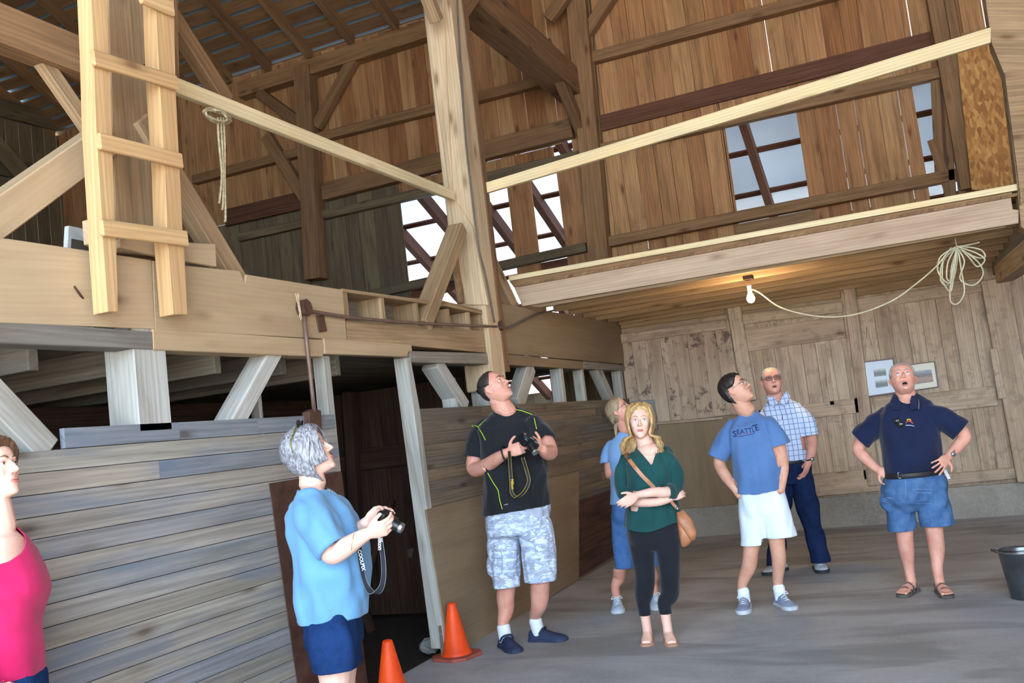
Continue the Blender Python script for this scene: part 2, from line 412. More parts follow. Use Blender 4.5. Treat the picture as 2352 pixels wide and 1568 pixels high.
# floor of the mow behind the partition
m = MB(); x = -12.5
while x < -3.62: m.box((x, -2.9, 2.2), (x + .24, 11.55, 2.23), None, 'y'); x += .245
struct(m.build('ceiling_stable', W_GREY))

# ---- lean-to shed beyond the back wall, seen through the missing boards
ld = Vector((.02, 1, -.46))
def shed_pt(x, y): return Vector((x, y, 5.25 - .46 * (y - YB - .05)))
sh = empty('lean_to_roof', (-3, YB + .1, 5.2), 'shed roof of white sheets on red-brown rafters behind the missing wall boards', 'roof')
m = MB(); sn = Vector((0, .46, 1)).normalized()
m.prism([shed_pt(-16, YB + .1) + sn * .2, shed_pt(-3.4, YB + .1) + sn * .2, shed_pt(-3.4, 19) + sn * .2, shed_pt(-16, 19) + sn * .2], sn, .004); m.build('translucent_sheet', M_SHEET, sh)['label'] = 'translucent white roof sheet'
m = MB(); m.prism([shed_pt(-3.4, YB + .1) + sn * .2, shed_pt(6, YB + .1) + sn * .2, shed_pt(6, 19) + sn * .2, shed_pt(-3.4, 19) + sn * .2], sn, .004); m.build('metal_sheet', M_SHEETG, sh)['label'] = 'grey roof sheet'
for i in range(19):
    x = -12.4 + i * .78
    m = MB(); m.bar(shed_pt(x, YB + .1), shed_pt(x, 18.5), .10, .19, sn); m.build('rafter', W_SHED, sh)
for i in range(8):
    y = YB + .35 + i * .85
    m = MB(); m.bar(shed_pt(-14, y) + sn * .16, shed_pt(3, y) + sn * .16, .09, .03, sn); m.build('purlin', W_SHED, sh)
m = MB()
x = -13
while x < 7: m.box((x, 18.6, -.1), (x + .295, 18.63, 3.2), None, 'z'); x += .3
struct(m.build('wall_shed_light_stop', W_GREEN))  # added wall that keeps the shed from getting too bright
struct(MB().box((-14, 11.9, -.12), (7, 18.6, -.05)).build('floor_shed', M_EARTH))
#@@FRAME
# ================================================================ TIMBER FRAME
def stud(name, label, cat, yp, xl, xm, xr, z0, z1, mat, c=XL, group=None, back=0.0):
    """upright measured on the photo at row yp: xl-xm its face towards the yard, xm-xr its face towards the room"""
    a = P(xm, yp, 'x', c - back); b = P(xr, yp, 'x', c - back); l = P(xl, yp, 'y', a.y)
    return block(name, label, cat, (min(l.x, c - back - .03), a.y, z0), (c - back, max(b.y, a.y + .03), z1), mat, group, grain='z')
# --- left partition: siding boards
m = MB()
RH = .0876; NR = 20; z_top = 1.757
tones = [.98, .28, .12, .42, .06, .95, .88, .35, .92, .83, .76, .45, .10, .98, .55, .8, .2, .93, .4, .7]
tones = [.45, .62, .30, .20, .34, .24, .93, .60, .98, .70, .55, .95, .86, .22, .90, .75, .3, .6, .9, .5]
for k in range(NR):
    y0 = 2.935 if k == 0 else -2.9; z1 = z_top - RH * k; z0 = max(z1 - RH, .0)
    ye = 4.955 + .003 * k; cuts = [y0] + sorted(rnd.uniform(y0 + .6, ye - .3) for _ in range(1 if k % 2 else 2)) + [ye]
    for i in range(len(cuts) - 1):
        m.box((XL - .025 - rnd.uniform(0, .003), cuts[i] + .0015, z0 + .0035), (XL, cuts[i + 1] - .001, z1), (tones[k] + rnd.uniform(-.12, .12)) % 1.0, 'y')
m.box((XL - .04, -2.9, .0), (XL - .03, 4.94, 1.66), .5, 'y')
struct(m.build('wall_left_siding', W_SIDE))
m = MB(); z = 1.765
while z > .02:
    h = .0885; cuts = [6.03, rnd.uniform(7, 8), rnd.uniform(9, 10.5), 11.6]
    for i in range(3): m.box((XL - .025 - rnd.uniform(0, .003), cuts[i] + .001, max(z - h, 0) + .002), (XL, cuts[i + 1] - .001, z), None, 'y')
    z -= h
m.box((XL - .04, 6.2, .0), (XL - .03, 11.6, 1.7), .5, 'y')
struct(m.build('wall_left_siding_far', W_SIDE2))
# --- sheets leaning low on the partition
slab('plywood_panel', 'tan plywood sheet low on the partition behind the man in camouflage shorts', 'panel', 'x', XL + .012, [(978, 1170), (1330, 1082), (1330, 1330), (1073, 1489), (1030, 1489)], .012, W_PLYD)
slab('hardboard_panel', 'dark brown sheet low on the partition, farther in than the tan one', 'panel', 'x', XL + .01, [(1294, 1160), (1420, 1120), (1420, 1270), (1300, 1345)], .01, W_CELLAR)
# rusty sheet metal covering the end of the siding at the doorway
slab('metal_sheet', 'rusty brown metal sheet nailed at the left side of the dark doorway', 'sheet metal', 'x', XL + .006, [(618, 1110), (785, 1082), (846, 1575), (690, 1620)], .004, M_RUST)
# uprights of the partition
stud('post', 'thick pale post below the ladder, on top of the siding', 'post', 880, 243, 312, 388, 1.72, 2.22, W_DAYLIT)
stud('door_post', 'pale post at the left of the doorway, behind the brown conduit', 'post', 880, 722, 748, 764, 0.0, 2.13, W_DAYLIT, back=.03)
slab('door_post', 'long leaning pale post at the right of the dark doorway', 'post', 'x', XL + .004, [(934, 820), (943, 820), (965, 940), (992, 1165), (1032, 1489), (1022, 1489)], .11, W_DAYLIT, bevel=.004, grain=(0, 0, 1))
stud('post', 'wide pale post right behind the head of the man in the black shirt', 'post', 850, 1075, 1127, 1150, 1.70, 2.15, W_DAYLIT, back=.01)
for i, (l, mm_, r_, lab) in enumerate([(1264, 1289, 1296, 'narrow pale upright, first one after the slanting brace behind the black shirt man'),
                                   (1316, 1338, 1343, 'narrow pale upright, second one after the slanting brace behind the black shirt man'),
                                   (1405, 1425, 1432, 'narrow pale upright nearest the back corner of the partition')]):
    stud('stud', lab, 'upright', 870, l, mm_, r_, 1.70, 2.15, W_DAYLIT, group='uprights between the siding and the beam', back=.01)
def brace2(name, label, a, b, w, t, mat, c=XL, ax='x', **k):
    return beam(name, label, 'brace', ax, c, a, b, w, t, mat, **k)
brace2('brace', 'pale brace slanting down to the siding at the left edge, above the pink top woman', (-60, 850), (118, 1035), .125, .13, W_DAYLIT, XL - .01)
brace2('brace', 'pale brace rising to the beam right of the thick post under the ladder', (545, 975), (640, 800), .10, .13, W_DAYLIT, XL - .01)
brace2('brace', 'thin pale brace just right of the doorway, left of the black shirt man', (1008, 830), (1075, 935), .12, .14, W_DAYLIT, XL - .01)
brace2('brace', 'slanting whitewashed brace right of the black shirt man\'s head', (1195, 930), (1224, 838), .17, .12, W_DAYLIT, XL - .01)
brace2('brace', 'slender brace slanting between the last two uprights near the back corner', (1372, 838), (1410, 922), .16, .1, W_DAYLIT, XL - .02)
stud('stud', 'short pale upright under the beam just right of the doorway post', 'upright', 900, 1012, 1045, 1050, 1.72, 2.0, W_DAYLIT, back=.02)
stud('stud', 'short pale upright standing behind the foot of the rising brace', 'upright', 940, 575, 597, 603, -.05, 1.95, W_DAYLIT, back=.14)
# beam rows above
slab('beam', 'grey weathered beam under the plywood at the far left, dark spots', 'beam', 'x', XL + .01, [(-120, 725), (350, 762), (352, 802), (-120, 783)], .12, W_GREY)
slab('beam', 'pale beam strip with nail holes, right of the grey one and over the dark openings', 'beam', 'x', XL + .012, [(351, 754), (742, 780), (742, 819), (353, 803)], .12, W_PLY)
slab('beam', 'tan board with a notched end over the doorway', 'beam', 'x', XL + .018, [(744, 775), (945, 791), (947, 806), (938, 808), (936, 819), (747, 812)], .05, W_PLY)
slab('beam', 'grey brown beam under the open stud boxes, left of the centre post', 'beam', 'x', XL, [(797, 735), (1136, 762), (1138, 812), (800, 780)], .15, W_FRAME)
slab('beam', 'dark grey beam board running below, behind the head of the black shirt man', 'beam', 'x', XL + .008, [(942, 806), (1137, 811), (1139, 836), (944, 832)], .14, W_GREY)
slab('beam', 'tan board below the plywood towards the back corner', 'beam', 'x', XL + .01, [(1140, 811), (1340, 830), (1340, 848), (1141, 836)], .12, W_PLYD)
slab('beam', 'dark grey end of the beam at the back corner', 'beam', 'x', XL + .01, [(1341, 829), (1434, 838), (1436, 851), (1341, 847)], .12, W_GREY)
slab('plywood_panel', 'broad plywood board at the far left, below the ladder\'s left rail', 'panel', 'x', XL + .012, [(-150, 533), (20, 548), (348, 597), (356, 755), (-150, 735)], .018, W_PLY)
slab('plywood_panel', 'broad plywood board with a notch, between the ladder and the rusty switch box', 'panel', 'x', XL + .012, [(351, 598), (430, 610), (551, 622), (563, 650), (566, 630), (787, 665), (797, 781), (357, 756)], .018, W_PLY)
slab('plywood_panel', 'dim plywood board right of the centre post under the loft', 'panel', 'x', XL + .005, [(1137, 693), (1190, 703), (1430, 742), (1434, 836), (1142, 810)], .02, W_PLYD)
slab('plank', 'narrow board lying on the plywood behind the ladder foot', 'plank', 'x', XL + .03, [(275, 548), (495, 560), (498, 612), (385, 592), (275, 568)], .03, W_PLY)
slab('plank', 'short upright block of wood at the left of the ladder foot', 'plank', 'x', XL, [(199, 505), (215, 502), (218, 566), (203, 560)], .03, W_PLY)
# open boxes between the joist ends
bx = empty('stud_box_row', (XL, 6.2, 2.28), 'row of open boxes formed by short studs, left of the centre post above the conduit', 'framing')
m = MB(); m.prism([P(*q, 'x', XL + .005) for q in [(787, 662), (1000, 692), (1000, 700), (788, 670)]], NAX['x'], .2); m.build('top_rail', W_FRAME, bx, .003)
m = MB(); m.prism([P(*q, 'x', XL + .005) for q in [(1018, 690), (1110, 712), (1112, 722), (1020, 702)]], NAX['x'], .2); m.build('top_rail', W_FRAME, bx, .003)
for xl in (788, 872, 950, 1021, 1068, 1098):
    a = P(xl + 5, 700, 'x', XL); m = MB(); m.box((XL - .2, a.y, 2.37), (XL - .004, a.y + .045, 2.555 if xl < 1000 else 2.55), None, 'z'); m.build('stud', W_FRAME, bx, .003)
m = MB(); m.box((XL - .24, 5.3, 2.36), (XL - .2, 7.3, 2.56), None, 'y'); m.build('back_board', W_GREY, bx)
m = MB(); m.box((XL - .2, 5.3, 2.33), (XL - .01, 7.3, 2.37), None, 'y'); m.build('bottom_board', W_GREY, bx)
# --- centre post with its knee braces
cp = empty('center_post', (-3.35, 7.45, 1.6), 'tall central post running from the partition up out of the picture', 'post')
m = MB(); m.box((-3.50, 7.35, 1.9), (-3.23, 7.62, 9.1), None, 'z'); m.build('post', W_POST, cp, .01)
m = MB(); m.prism([P(*q, 'y', 7.33) for q in [(968, -30), (1018, -30), (1026, 190), (1040, 450), (1085, 520), (1120, 700), (1090, 700), (1068, 640), (1012, 300), (985, 60)]][:6] + [P(*q, 'y', 7.33) for q in [(1070, 700), (1044, 560), (1030, 430)]], NAX['y'], .025, (0, 0, 1)); m.build('facing_board', W_POST, cp, .004)
m = MB(); m.box((-3.27, 7.62, 2.05), (-3.225, 7.72, 9.05), None, 'z'); m.build('side_board', W_FRAMED, cp, .004)
brace2('knee_brace', 'thick grey brace leaning from the partition up to the centre post', (985, 745), (1068, 522), .115, .14, W_FRAME, XL + .03, r=.2)
brace2('knee_brace', 'brace slanting down from the centre post to the loft beam', (1112, 548), (1185, 700), .13, .1, W_FRAME, XL - .02)
slab('board', 'pale upright board leaning behind the foot of the centre post', 'board', 'x', XL - .15, [(1040, 580), (1075, 560), (1112, 700), (1058, 695)], .03, W_FRAME)
brace2('knee_brace', 'brace at the top of the picture, right side of the centre post', (1108, -30), (1040, 70), .13, .1, W_FRAMED, XL - .02)
brace2('knee_brace', 'brace at the top of the picture meeting the centre post\'s left side', (970, -70), (1015, 45), .1, .1, W_FRAME, XL + .05)
# --- tie beam and its struts at the top
a = P(1116, 0, 'x', -3.33); b = P(1326, 118, 'x', -3.33)
block('tie_beam', 'heavy tie beam slanting across the top of the picture from the centre post to the back wall post', 'beam', (-3.66, 7.6, (a.z + b.z) / 2 - .36), (-3.33, 11.5, (a.z + b.z) / 2), W_FRAMED, grain='y')
brace2('knee_brace', 'long brace from the tie beam down to the back wall post above the loft', (1262, 95), (1352, 315), .17, .12, W_FRAMED, -3.36)
beam('post', 'back wall post in the middle of the picture, behind the pine rail', 'post', 'y', 11.36, (1316, -60), (1374, 600), .26, .22, W_FRAMED)
beam('post', 'narrow board nailed on the back wall along the right side of the middle wall post', 'post', 'y', 11.5, (1340, -60), (1396, 600), .09, .08, W_GREEN)
beam('post', 'back wall post in the left half, between two pairs of braces', 'post', 'y', 11.36, (690, 150), (716, 640), .27, .22, W_FRAMED)
beam('post', 'back wall post at the right above the loft, beside the strand board', 'post', 'y', 11.36, (2150, -60), (2238, 430), .27, .2, W_FRAMED)
beam('plank', 'narrow plank alongside the right back wall post at the top', 'plank', 'y', 11.3, (2175, -30), (2200, 110), .1, .05, W_FRAMED)
YG = 11.46
G = 'horizontal girts on the back wall'
def girt(label, a, b, w, mat=W_FRAMED, y=YG, t=.13): return beam('girt', label, 'girt', 'y', y, a, b, w, t, mat)
girt('roof plate beam under the rafters along the upper left', (545, 206), (1100, 26), .24, y=11.4, t=.19)
girt('upper girt from the left back post to the middle back post', (715, 318), (1318, 165), .13)
girt('wide girt below, from the left back post to the middle post', (738, 440), (1312, 292), .25, W_FRAMED)
girt('rail along the top of the wall opening, left of the middle post', (738, 494), (1345, 352), .12, W_GREEN, 11.5)
girt('low rail across the wall opening, left of the middle post', (700, 708), (1345, 566), .12, W_GREEN, 11.5)
girt('uppermost girt right of the middle post, near the top edge', (1331, 138), (2000, -42), .14)
girt('wide red-brown plank on the wall right of the middle post', (1358, 288), (2140, 92), .21, W_DARK, 11.55, .04)
girt('rail just behind the long pine rail, above the right openings', (1362, 345), (2165, 163), .13, W_FRAMED)
girt('rail above the loft floor in front of the wall boards', (1392, 555), (2207, 397), .13, W_FRAMED)
girt('girt on the dark wall behind the rope, left of the left back post', (440, 412), (690, 346), .13)
girt('lower rail left of the left back post', (545, 545), (700, 510), .12, W_GREEN, 11.5)
girt('dark red plank left of the left back post', (515, 500), (695, 458), .26, W_DARK, 11.5, .05)
def wbrace(label, a, b, w=.15, y=11.42, t=.12, mat=W_FRAMED): return beam('wall_brace', label, 'brace', 'y', y, a, b, w, t, mat)
wbrace('curved-looking brace right of the left back post, up to the roof plate', (808, 132), (722, 290))
wbrace('brace at the upper left side of the left back post', (590, 210), (690, 285))
wbrace('brace at the lower left side of the left back post', (607, 310), (702, 462), .17)
wbrace('brace at the very top, right of the middle back post', (1405, -20), (1328, 98), .15)
wbrace('brace at the very top, left of the middle back post', (1300, -20), (1256, 42), .15, 11.2)
# leaning scrap boards in the right hand opening
for i, (a, b, w, lab) in enumerate([((2148, 175), (2158, 400), .1, 'thin board standing in the right wall opening beside the post'), ((2140, 320), (2190, 470), .1, 'loose board leaning crosswise in the right wall opening'), ((2172, 180), (2190, 470), .07, 'thin edge board against the right back post'), ((2186, 250), (2214, 470), .08, 'second thin board against the right back post')]):
    beam('loose_board', lab, 'board', 'y', 11.52 - .03 * i, a, b, w, .02, W_FRAMED)
slab('strand_board', 'orange-brown strand board sheet at the upper right behind the loft', 'panel', 'y', 11.3, [(2195, 90), (2290, 60), (2334, 440), (2232, 436)], .012, M_OSB)
slab('board', 'dark low board at the bottom of the wall opening above the loft', 'board', 'y', YB - .03, [(1690, 515), (1870, 480), (1872, 515), (1690, 545)], .03, W_FRAMED)
slab('board', 'red-brown board low in the wall opening right of the centre post', 'board', 'y', YB + .06, [(1240, 604), (1310, 590), (1310, 615), (1240, 628)], .03, W_SHED)
slab('board', 'red-brown board low in the wall opening left of the centre post', 'board', 'y', YB + .06, [(943, 660), (1020, 645), (1100, 640), (1000, 682), (943, 684)], .03, W_SHED)
# --- rafters
ORD = ['first', 'second', 'third', 'fourth', 'fifth', 'sixth', 'seventh', 'eighth', 'ninth', 'tenth', 'eleventh', 'twelfth', 'thirteenth', 'fourteenth', 'fifteenth', 'sixteenth']
for i in range(17):
    x = -12.6 + i * .74
    A = Vector((x, YB - .1, 7.28 + .1 * RS)); B = Vector((x, -2.8, 7.28 + 14.4 * RS))
    if x > -2.6: break
    m = MB(); m.bar(A, B, .09, .15, Vector((0, RS, 1)).normalized())
    tag(m.build('rafter', W_FRAMED, None), 'main roof rafter in the upper left, %s from the left gable end' % ORD[i], 'rafter', 'main roof rafters')
# --- far left framing in the dark mow
beam('tie_beam', 'brown tie beam entering from the upper left edge behind the ladder', 'beam', 'x', -3.45, (-60, 25), (240, 145), .19, .12, W_FRAMED)
beam('knee_brace', 'grey brace under the tie beam, left of the ladder', 'brace', 'x', -3.5, (85, 105), (250, 345), .075, .06, W_FRAME)
beam('knee_brace', 'dim brown brace right of the ladder top, over the pine rail', 'brace', 'x', -3.5, (395, 20), (530, 232), .11, .08, W_FRAMED)
for lab, a, b in (('dim girt on the dark gable wall, upper one', (-40, 235), (330, 330)), ('dim girt on the dark gable wall, lower one', (-40, 370), (330, 455))):
    beam('gable_girt', lab, 'girt', 'x', -12.5, a, b, .3, .12, W_GREEN)
beam('gable_brace', 'dim brace in the dark left of the ladder', 'brace', 'x', -12.3, (-20, 310), (60, 400), .25, .1, W_GREEN)
# --- post behind the ladder with two big braces
lp = empty('ladder_post', (-3.40, 3.5, 2.3), 'tall timber post that the ladder is fixed in front of', 'post')
m = MB(); m.prism([P(*q, 'x', -3.36) for q in [(247, -60), (332, -60), (345, 300), (358, 590), (268, 580)]], NAX['x'], .05, (0, 0, 1)); m.build('facing_board', W_FRAME, lp, .004, None)
a = P(338, 0, 'x', -3.5)
m = MB(); m.box((-3.62, a.y - .24, 2.25), (-3.42, a.y - .03, 8), None, 'z'); m.build('post', W_FRAMED, lp, .01)
m = MB(); m.prism([P(*q, 'x', -3.42) for q in [(400, -60), (408, -60), (412, 190), (398, 190)]], NAX['x'], .1, (0, 0, 1)); m.build('side_board', W_FRAMED, lp)
brace2('knee_brace', 'big pale brace slanting from the left edge up to the ladder post', (-70, 552), (262, 312), .15, .12, W_PLY, -3.33)
brace2('knee_brace', 'big brace slanting down from the ladder post to the plywood', (330, 270), (565, 660), .125, .1, W_FRAME, -3.33)
# --- ladder
XD = -3.13
ld_ = empty('ladder', (XD, 3.35, 2.25), 'home-made wooden ladder hanging in front of the post at the upper left', 'ladder')
for nm, poly in (('rail', [(204 + 48, -50), (247, -50), (262, 540), (272, 715), (240, 715), (228, 430)]), ('rail', [(352, -50), (400, -50), (416, 390), (432, 600), (428, 722), (394, 720), (380, 500), (366, 250)])):
    pass
def rail(pl):      # pl: (row, left, right) of the wide face
    m = MB(); L = [P(l, y, 'x', XD) for y, l, r in pl]; R = [P(r, y, 'x', XD) for y, l, r in pl]
    m.prism(L + R[::-1], NAX['x'], .085, (0, 0, 1)); m.build('rail', W_LADDER, ld_, .003)
rail([(-60, 206, 246), (110, 214, 250), (300, 220, 258), (500, 233, 264), (560, 236, 268), (716, 247, 272)])
rail([(-60, 354, 399), (200, 366, 404), (400, 379, 414), (530, 383, 420), (570, 386, 424), (722, 398, 431)])
for a, b in (((325, -12), (402, 20)), ((216, 130), (410, 190)), ((230, 322), (422, 369)), ((236, 521), (434, 547))):
    m = MB(); m.bar(P(*a, 'x', XD + .028), P(*b, 'x', XD + .028), .075, .026, NAX['x']); m.build('rung', W_LADDER, ld_, .006)
# --- pine rails
beam('pine_rail', 'new pale pine rail running from the ladder to the centre post', 'rail', 'x', -3.36, (330, 164), (1044, 448), .088, .04, W_PINE, bevel=.003)
m = MB(); m.prism([P(1096, 425, 'y', 7.66), P(2276, 62, 'y', 8.25), P(2276, 97, 'y', 8.25), P(1099, 448, 'y', 7.66)], NAX['y'], .045)
tag(m.build('pine_rail', W_PINE, None, .003), 'long new pine rail rising from the centre post to the upper right post', 'rail')
# --- loft front
slab('loft_beam', 'broad pinkish pine board along the front edge of the loft', 'beam', 'y', YF, [(1180, 659), (2322, 452), (2326, 480), (2340, 482), (2340, 512), (1200, 703)], .05, W_PINK)
slab('loft_beam', 'thin lip board right under the loft\'s front board', 'beam', 'y', YF + .05, [(1205, 702), (2310, 514), (2310, 522), (1240, 706)], .05, W_FRAME)
m = MB(); m.prism([P(*q, 'y', YF - .03) for q in [(1168, 634), (2340, 421), (2340, 436), (1168, 645)]], NAX['y'], .14)
tag(m.build('pine_board', W_PINE, None, .003), 'pale pine two-by-four lying along the top edge of the loft', 'board')
m = MB(); m.prism([P(*q, 'y', YF - .01) for q in [(1170, 646), (2325, 441), (2322, 450), (1180, 659)]], NAX['y'], .1)
tag(m.build('deck_edge', W_FRAMED, None), 'thin brown edge of the loft flooring above the pinkish board', 'board')
for i in range(7):
    y = YF + .28 + i * .47
    block('joist', 'ceiling joist under the loft, %s one back from the pinkish front board' % ORD[i], 'joist', (-3.24, y, 2.69), (1.0, y + .05, 2.884), W_FRAME, 'loft joists', grain='x')
# --- side beam and post on the right
m = MB(); a = P(2340, 500, 'y', YF)
block('side_beam', 'heavy dim beam running from the right end of the loft to the back wall', 'beam', (1.0, YF + .02, 2.6), (1.22, 11.55, 2.9), W_GREY, grain='y')
slab('post', 'upper right post whose foot stands beside the end of the pine rails', 'post', 'y', YF - .05, [(2258, -40), (2400, -40), (2400, 560), (2345, 520), (2338, 440), (2305, 165), (2278, 100)], .2, W_FRAME)
slab('knee_brace', 'pale brace along the upper right edge in front of the strand board', 'brace', 'y', YF - .10, [(2307, 165), (2352, 160), (2400, 400), (2344, 470), (2340, 420), (2318, 250)], .06, W_FRAME)
brace2('knee_brace', 'brace at the right edge under the heavy side beam', (2420, 560), (2325, 625), .16, .14, W_FRAME, .98, ax='x')
beam('post', 'pale lower post in the back wall right of the navy polo man', 'post', 'y', YB - .14, (2284, 640), (2370, 1105), .27, .14, W_PALE)
beam('batten', 'short upright batten low beside the right back post', 'batten', 'y', YB - .16, (2282, 800), (2302, 915), .075, .03, W_PALE)
# --- lower back wall trim
def bb(name, label, cat, a, b, w, y=YB - .06, t=.04, mat=W_PALE, **k): return beam(name, label, cat, 'y', y, a, b, w, t, mat, **k)
bb('stud', 'upright on the back wall left of the Seattle shirt man\'s head', 'upright', (1684, 700), (1722, 920), .16, YB - .1, .08)
bb('stud', 'upright on the back wall left of the framed pictures', 'upright', (1950, 660), (2008, 1115), .13, YB - .1, .08)
bb('rail', 'horizontal board across the top of the left part of the back wall', 'rail', (1424, 778), (1668, 744), .115)
bb('rail', 'horizontal board above the old barn door', 'rail', (1700, 734), (1935, 704), .12)
bb('rail', 'horizontal board across the top of the right part of the back wall', 'rail', (1962, 700), (2262, 655), .13)
bb('header', 'wide dim board under the loft on the left part of the back wall', 'header', (1424, 742), (1664, 708), .15, YB - .04, .03, W_FRAME)
bb('header', 'wide dim board under the loft above the barn door', 'header', (1700, 700), (1930, 668), .16, YB - .04, .03, W_FRAME)
bb('header', 'wide dim board under the loft above the framed pictures', 'header', (1960, 662), (2256, 616), .2, YB - .04, .03, W_FRAME)
bb('rail', 'horizontal board of the back wall behind the navy polo man\'s shoulders', 'rail', (2010, 938), (2290, 908), .22, YB - .04, .03)
bb('rail', 'ledge board at the foot of the mouldy boards, left of the Seattle shirt', 'rail', (1506, 972), (1660, 960), .035, YB - .06, .06)
bb('rail', 'low sill board on the footing behind the navy polo man', 'rail', (1800, 1135), (2345, 1085), .12, YB - .06, .05)
# old barn door in the back wall
dr = empty('barn_door', (-1.2, YB - .03, .45), 'old boarded barn door in the back wall behind the checked shirt man', 'door')
m = MB(); boards(m, -1.74, -.6, .5, 2.44, YB - .035, wmin=.13, wmax=.18, gap=.003); m.build('board_panel', W_PALE, dr)
for n_, a, b, w in (('rail', (1712, 783), (1940, 750), .26), ('rail', (1745, 958), (1972, 930), .17), ('rail', (1790, 1110), (1990, 1093), .15), ('stile', (1716, 810), (1770, 1110), .1), ('stile', (1956, 775), (1998, 1100), .12), ('batten', (1890, 790), (1912, 930), .05)):
    m = MB(); m.bar(P(*a, 'y', YB - .055), P(*b, 'y', YB - .055), w, .022, NAX['y']); m.build(n_, W_PALE, dr, .003)
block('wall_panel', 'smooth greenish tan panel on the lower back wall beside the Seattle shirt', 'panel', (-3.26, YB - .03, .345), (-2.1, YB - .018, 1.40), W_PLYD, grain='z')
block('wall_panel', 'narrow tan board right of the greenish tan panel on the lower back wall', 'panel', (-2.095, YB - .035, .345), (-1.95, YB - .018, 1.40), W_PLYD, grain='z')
slab('board', 'small blue grey board standing behind the blonde woman\'s head', 'board', 'y', YB - .1, [(1448, 921), (1502, 918), (1509, 985), (1452, 988)], .02, W_BLUE)
# stable interior seen through the doorway
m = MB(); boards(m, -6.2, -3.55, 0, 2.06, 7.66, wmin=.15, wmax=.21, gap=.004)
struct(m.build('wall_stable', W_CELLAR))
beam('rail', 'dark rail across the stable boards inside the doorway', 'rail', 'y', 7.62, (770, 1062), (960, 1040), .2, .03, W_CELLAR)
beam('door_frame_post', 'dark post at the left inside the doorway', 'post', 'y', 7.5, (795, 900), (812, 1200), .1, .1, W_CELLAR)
for i in range(9):
    y = .6 + i * .62
    block('stable_joist', 'dim joist above the siding openings, %s one counted from the left edge' % ORD[i], 'joist', (-9, y, 2.05), (-3.62, y + .06, 2.2), W_GREY, 'stable joists', grain='x')
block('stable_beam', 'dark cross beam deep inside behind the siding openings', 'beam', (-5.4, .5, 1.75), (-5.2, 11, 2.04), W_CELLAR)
slab('orange_lit_plank', 'plank toned as if lit orange, in the dark behind the thick post', 'plank', 'x', -5.15, [(100, 893), (245, 872), (245, 890), (100, 900)], .05, W_LADDER)  # bright ladder wood stands in for orange light on the plank
#@@ITEMS
# ================================================================ PEOPLE: helpers
from mathutils.bvhtree import BVHTree
CR = Vector((0.914, 0.388, 0)).normalized(); CT = Vector((0.38, -0.92, 0)).normalized(); UP = Vector((0, 0, 1))
def D(r, t, u): return (CR * r + CT * t + UP * u).normalized()      # right in the picture, towards the camera, up
def remesh(V, F, voxel, smooth_it=2):
    me = bpy.data.meshes.new('tmp'); me.from_pydata([tuple(v) for v in V], [], F); me.update()
    o = bpy.data.objects.new('tmp', me); COL.objects.link(o)
    md = o.modifiers.new('r', 'REMESH'); md.mode = 'VOXEL'; md.voxel_size = voxel
    dg = bpy.context.evaluated_depsgraph_get(); ev = o.evaluated_get(dg); m2 = ev.to_mesh()
    n = len(m2.vertices); co = np.empty(n * 3, np.float64); m2.vertices.foreach_get('co', co); co = co.reshape(-1, 3)
    ne = len(m2.edges); ed = np.empty(ne * 2, np.int64); m2.edges.foreach_get('vertices', ed); ed = ed.reshape(-1, 2)
    faces = [tuple(p.vertices) for p in m2.polygons]
    ev.to_mesh_clear(); bpy.data.objects.remove(o); bpy.data.meshes.remove(me)
    co = lap(co, ed, smooth_it)
    return co, faces, ed
def lap(co, ed, it, lam=.5, mask=None):
    n = len(co); deg = np.bincount(ed.ravel(), minlength=n).astype(float); deg[deg == 0] = 1
    for _ in range(it):
        s = np.zeros_like(co)
        for k in range(3):
            s[:, k] = np.bincount(ed[:, 0], co[ed[:, 1], k], n) + np.bincount(ed[:, 1], co[ed[:, 0], k], n)
        new = co + lam * (s / deg[:, None] - co)
        co = new if mask is None else np.where(mask[:, None], new, co)
    return co
def vnormals(co, faces):
    q = np.array([f if len(f) == 4 else (f[0], f[1], f[2], f[2]) for f in faces]); a, b, c, d = (co[q[:, i]] for i in range(4))
    fn = np.cross(c - a, d - b + 1e-12); nn = np.zeros_like(co)
    for k in range(3):
        for i in range(4): nn[:, k] += np.bincount(q[:, i], fn[:, k], len(co))
    l = np.linalg.norm(nn, axis=1); l[l == 0] = 1; return nn / l[:, None]
def vnoise(p, sc, seed=0.0):
    """smooth pseudo noise from summed sines: p n x 3"""
    r = np.random.RandomState(int(seed * 10) + 3); out = np.zeros(len(p))
    q = p * np.array(sc)
    for k in range(7):
        w = r.normal(size=3); w /= np.linalg.norm(w); w *= r.uniform(.6, 1.7); out += np.sin(q @ w * 6.283 + r.uniform(0, 6.28) + 1.3 * np.sin(q @ np.roll(w, 1) * 4 + r.uniform(0, 6)))
    return out / 7
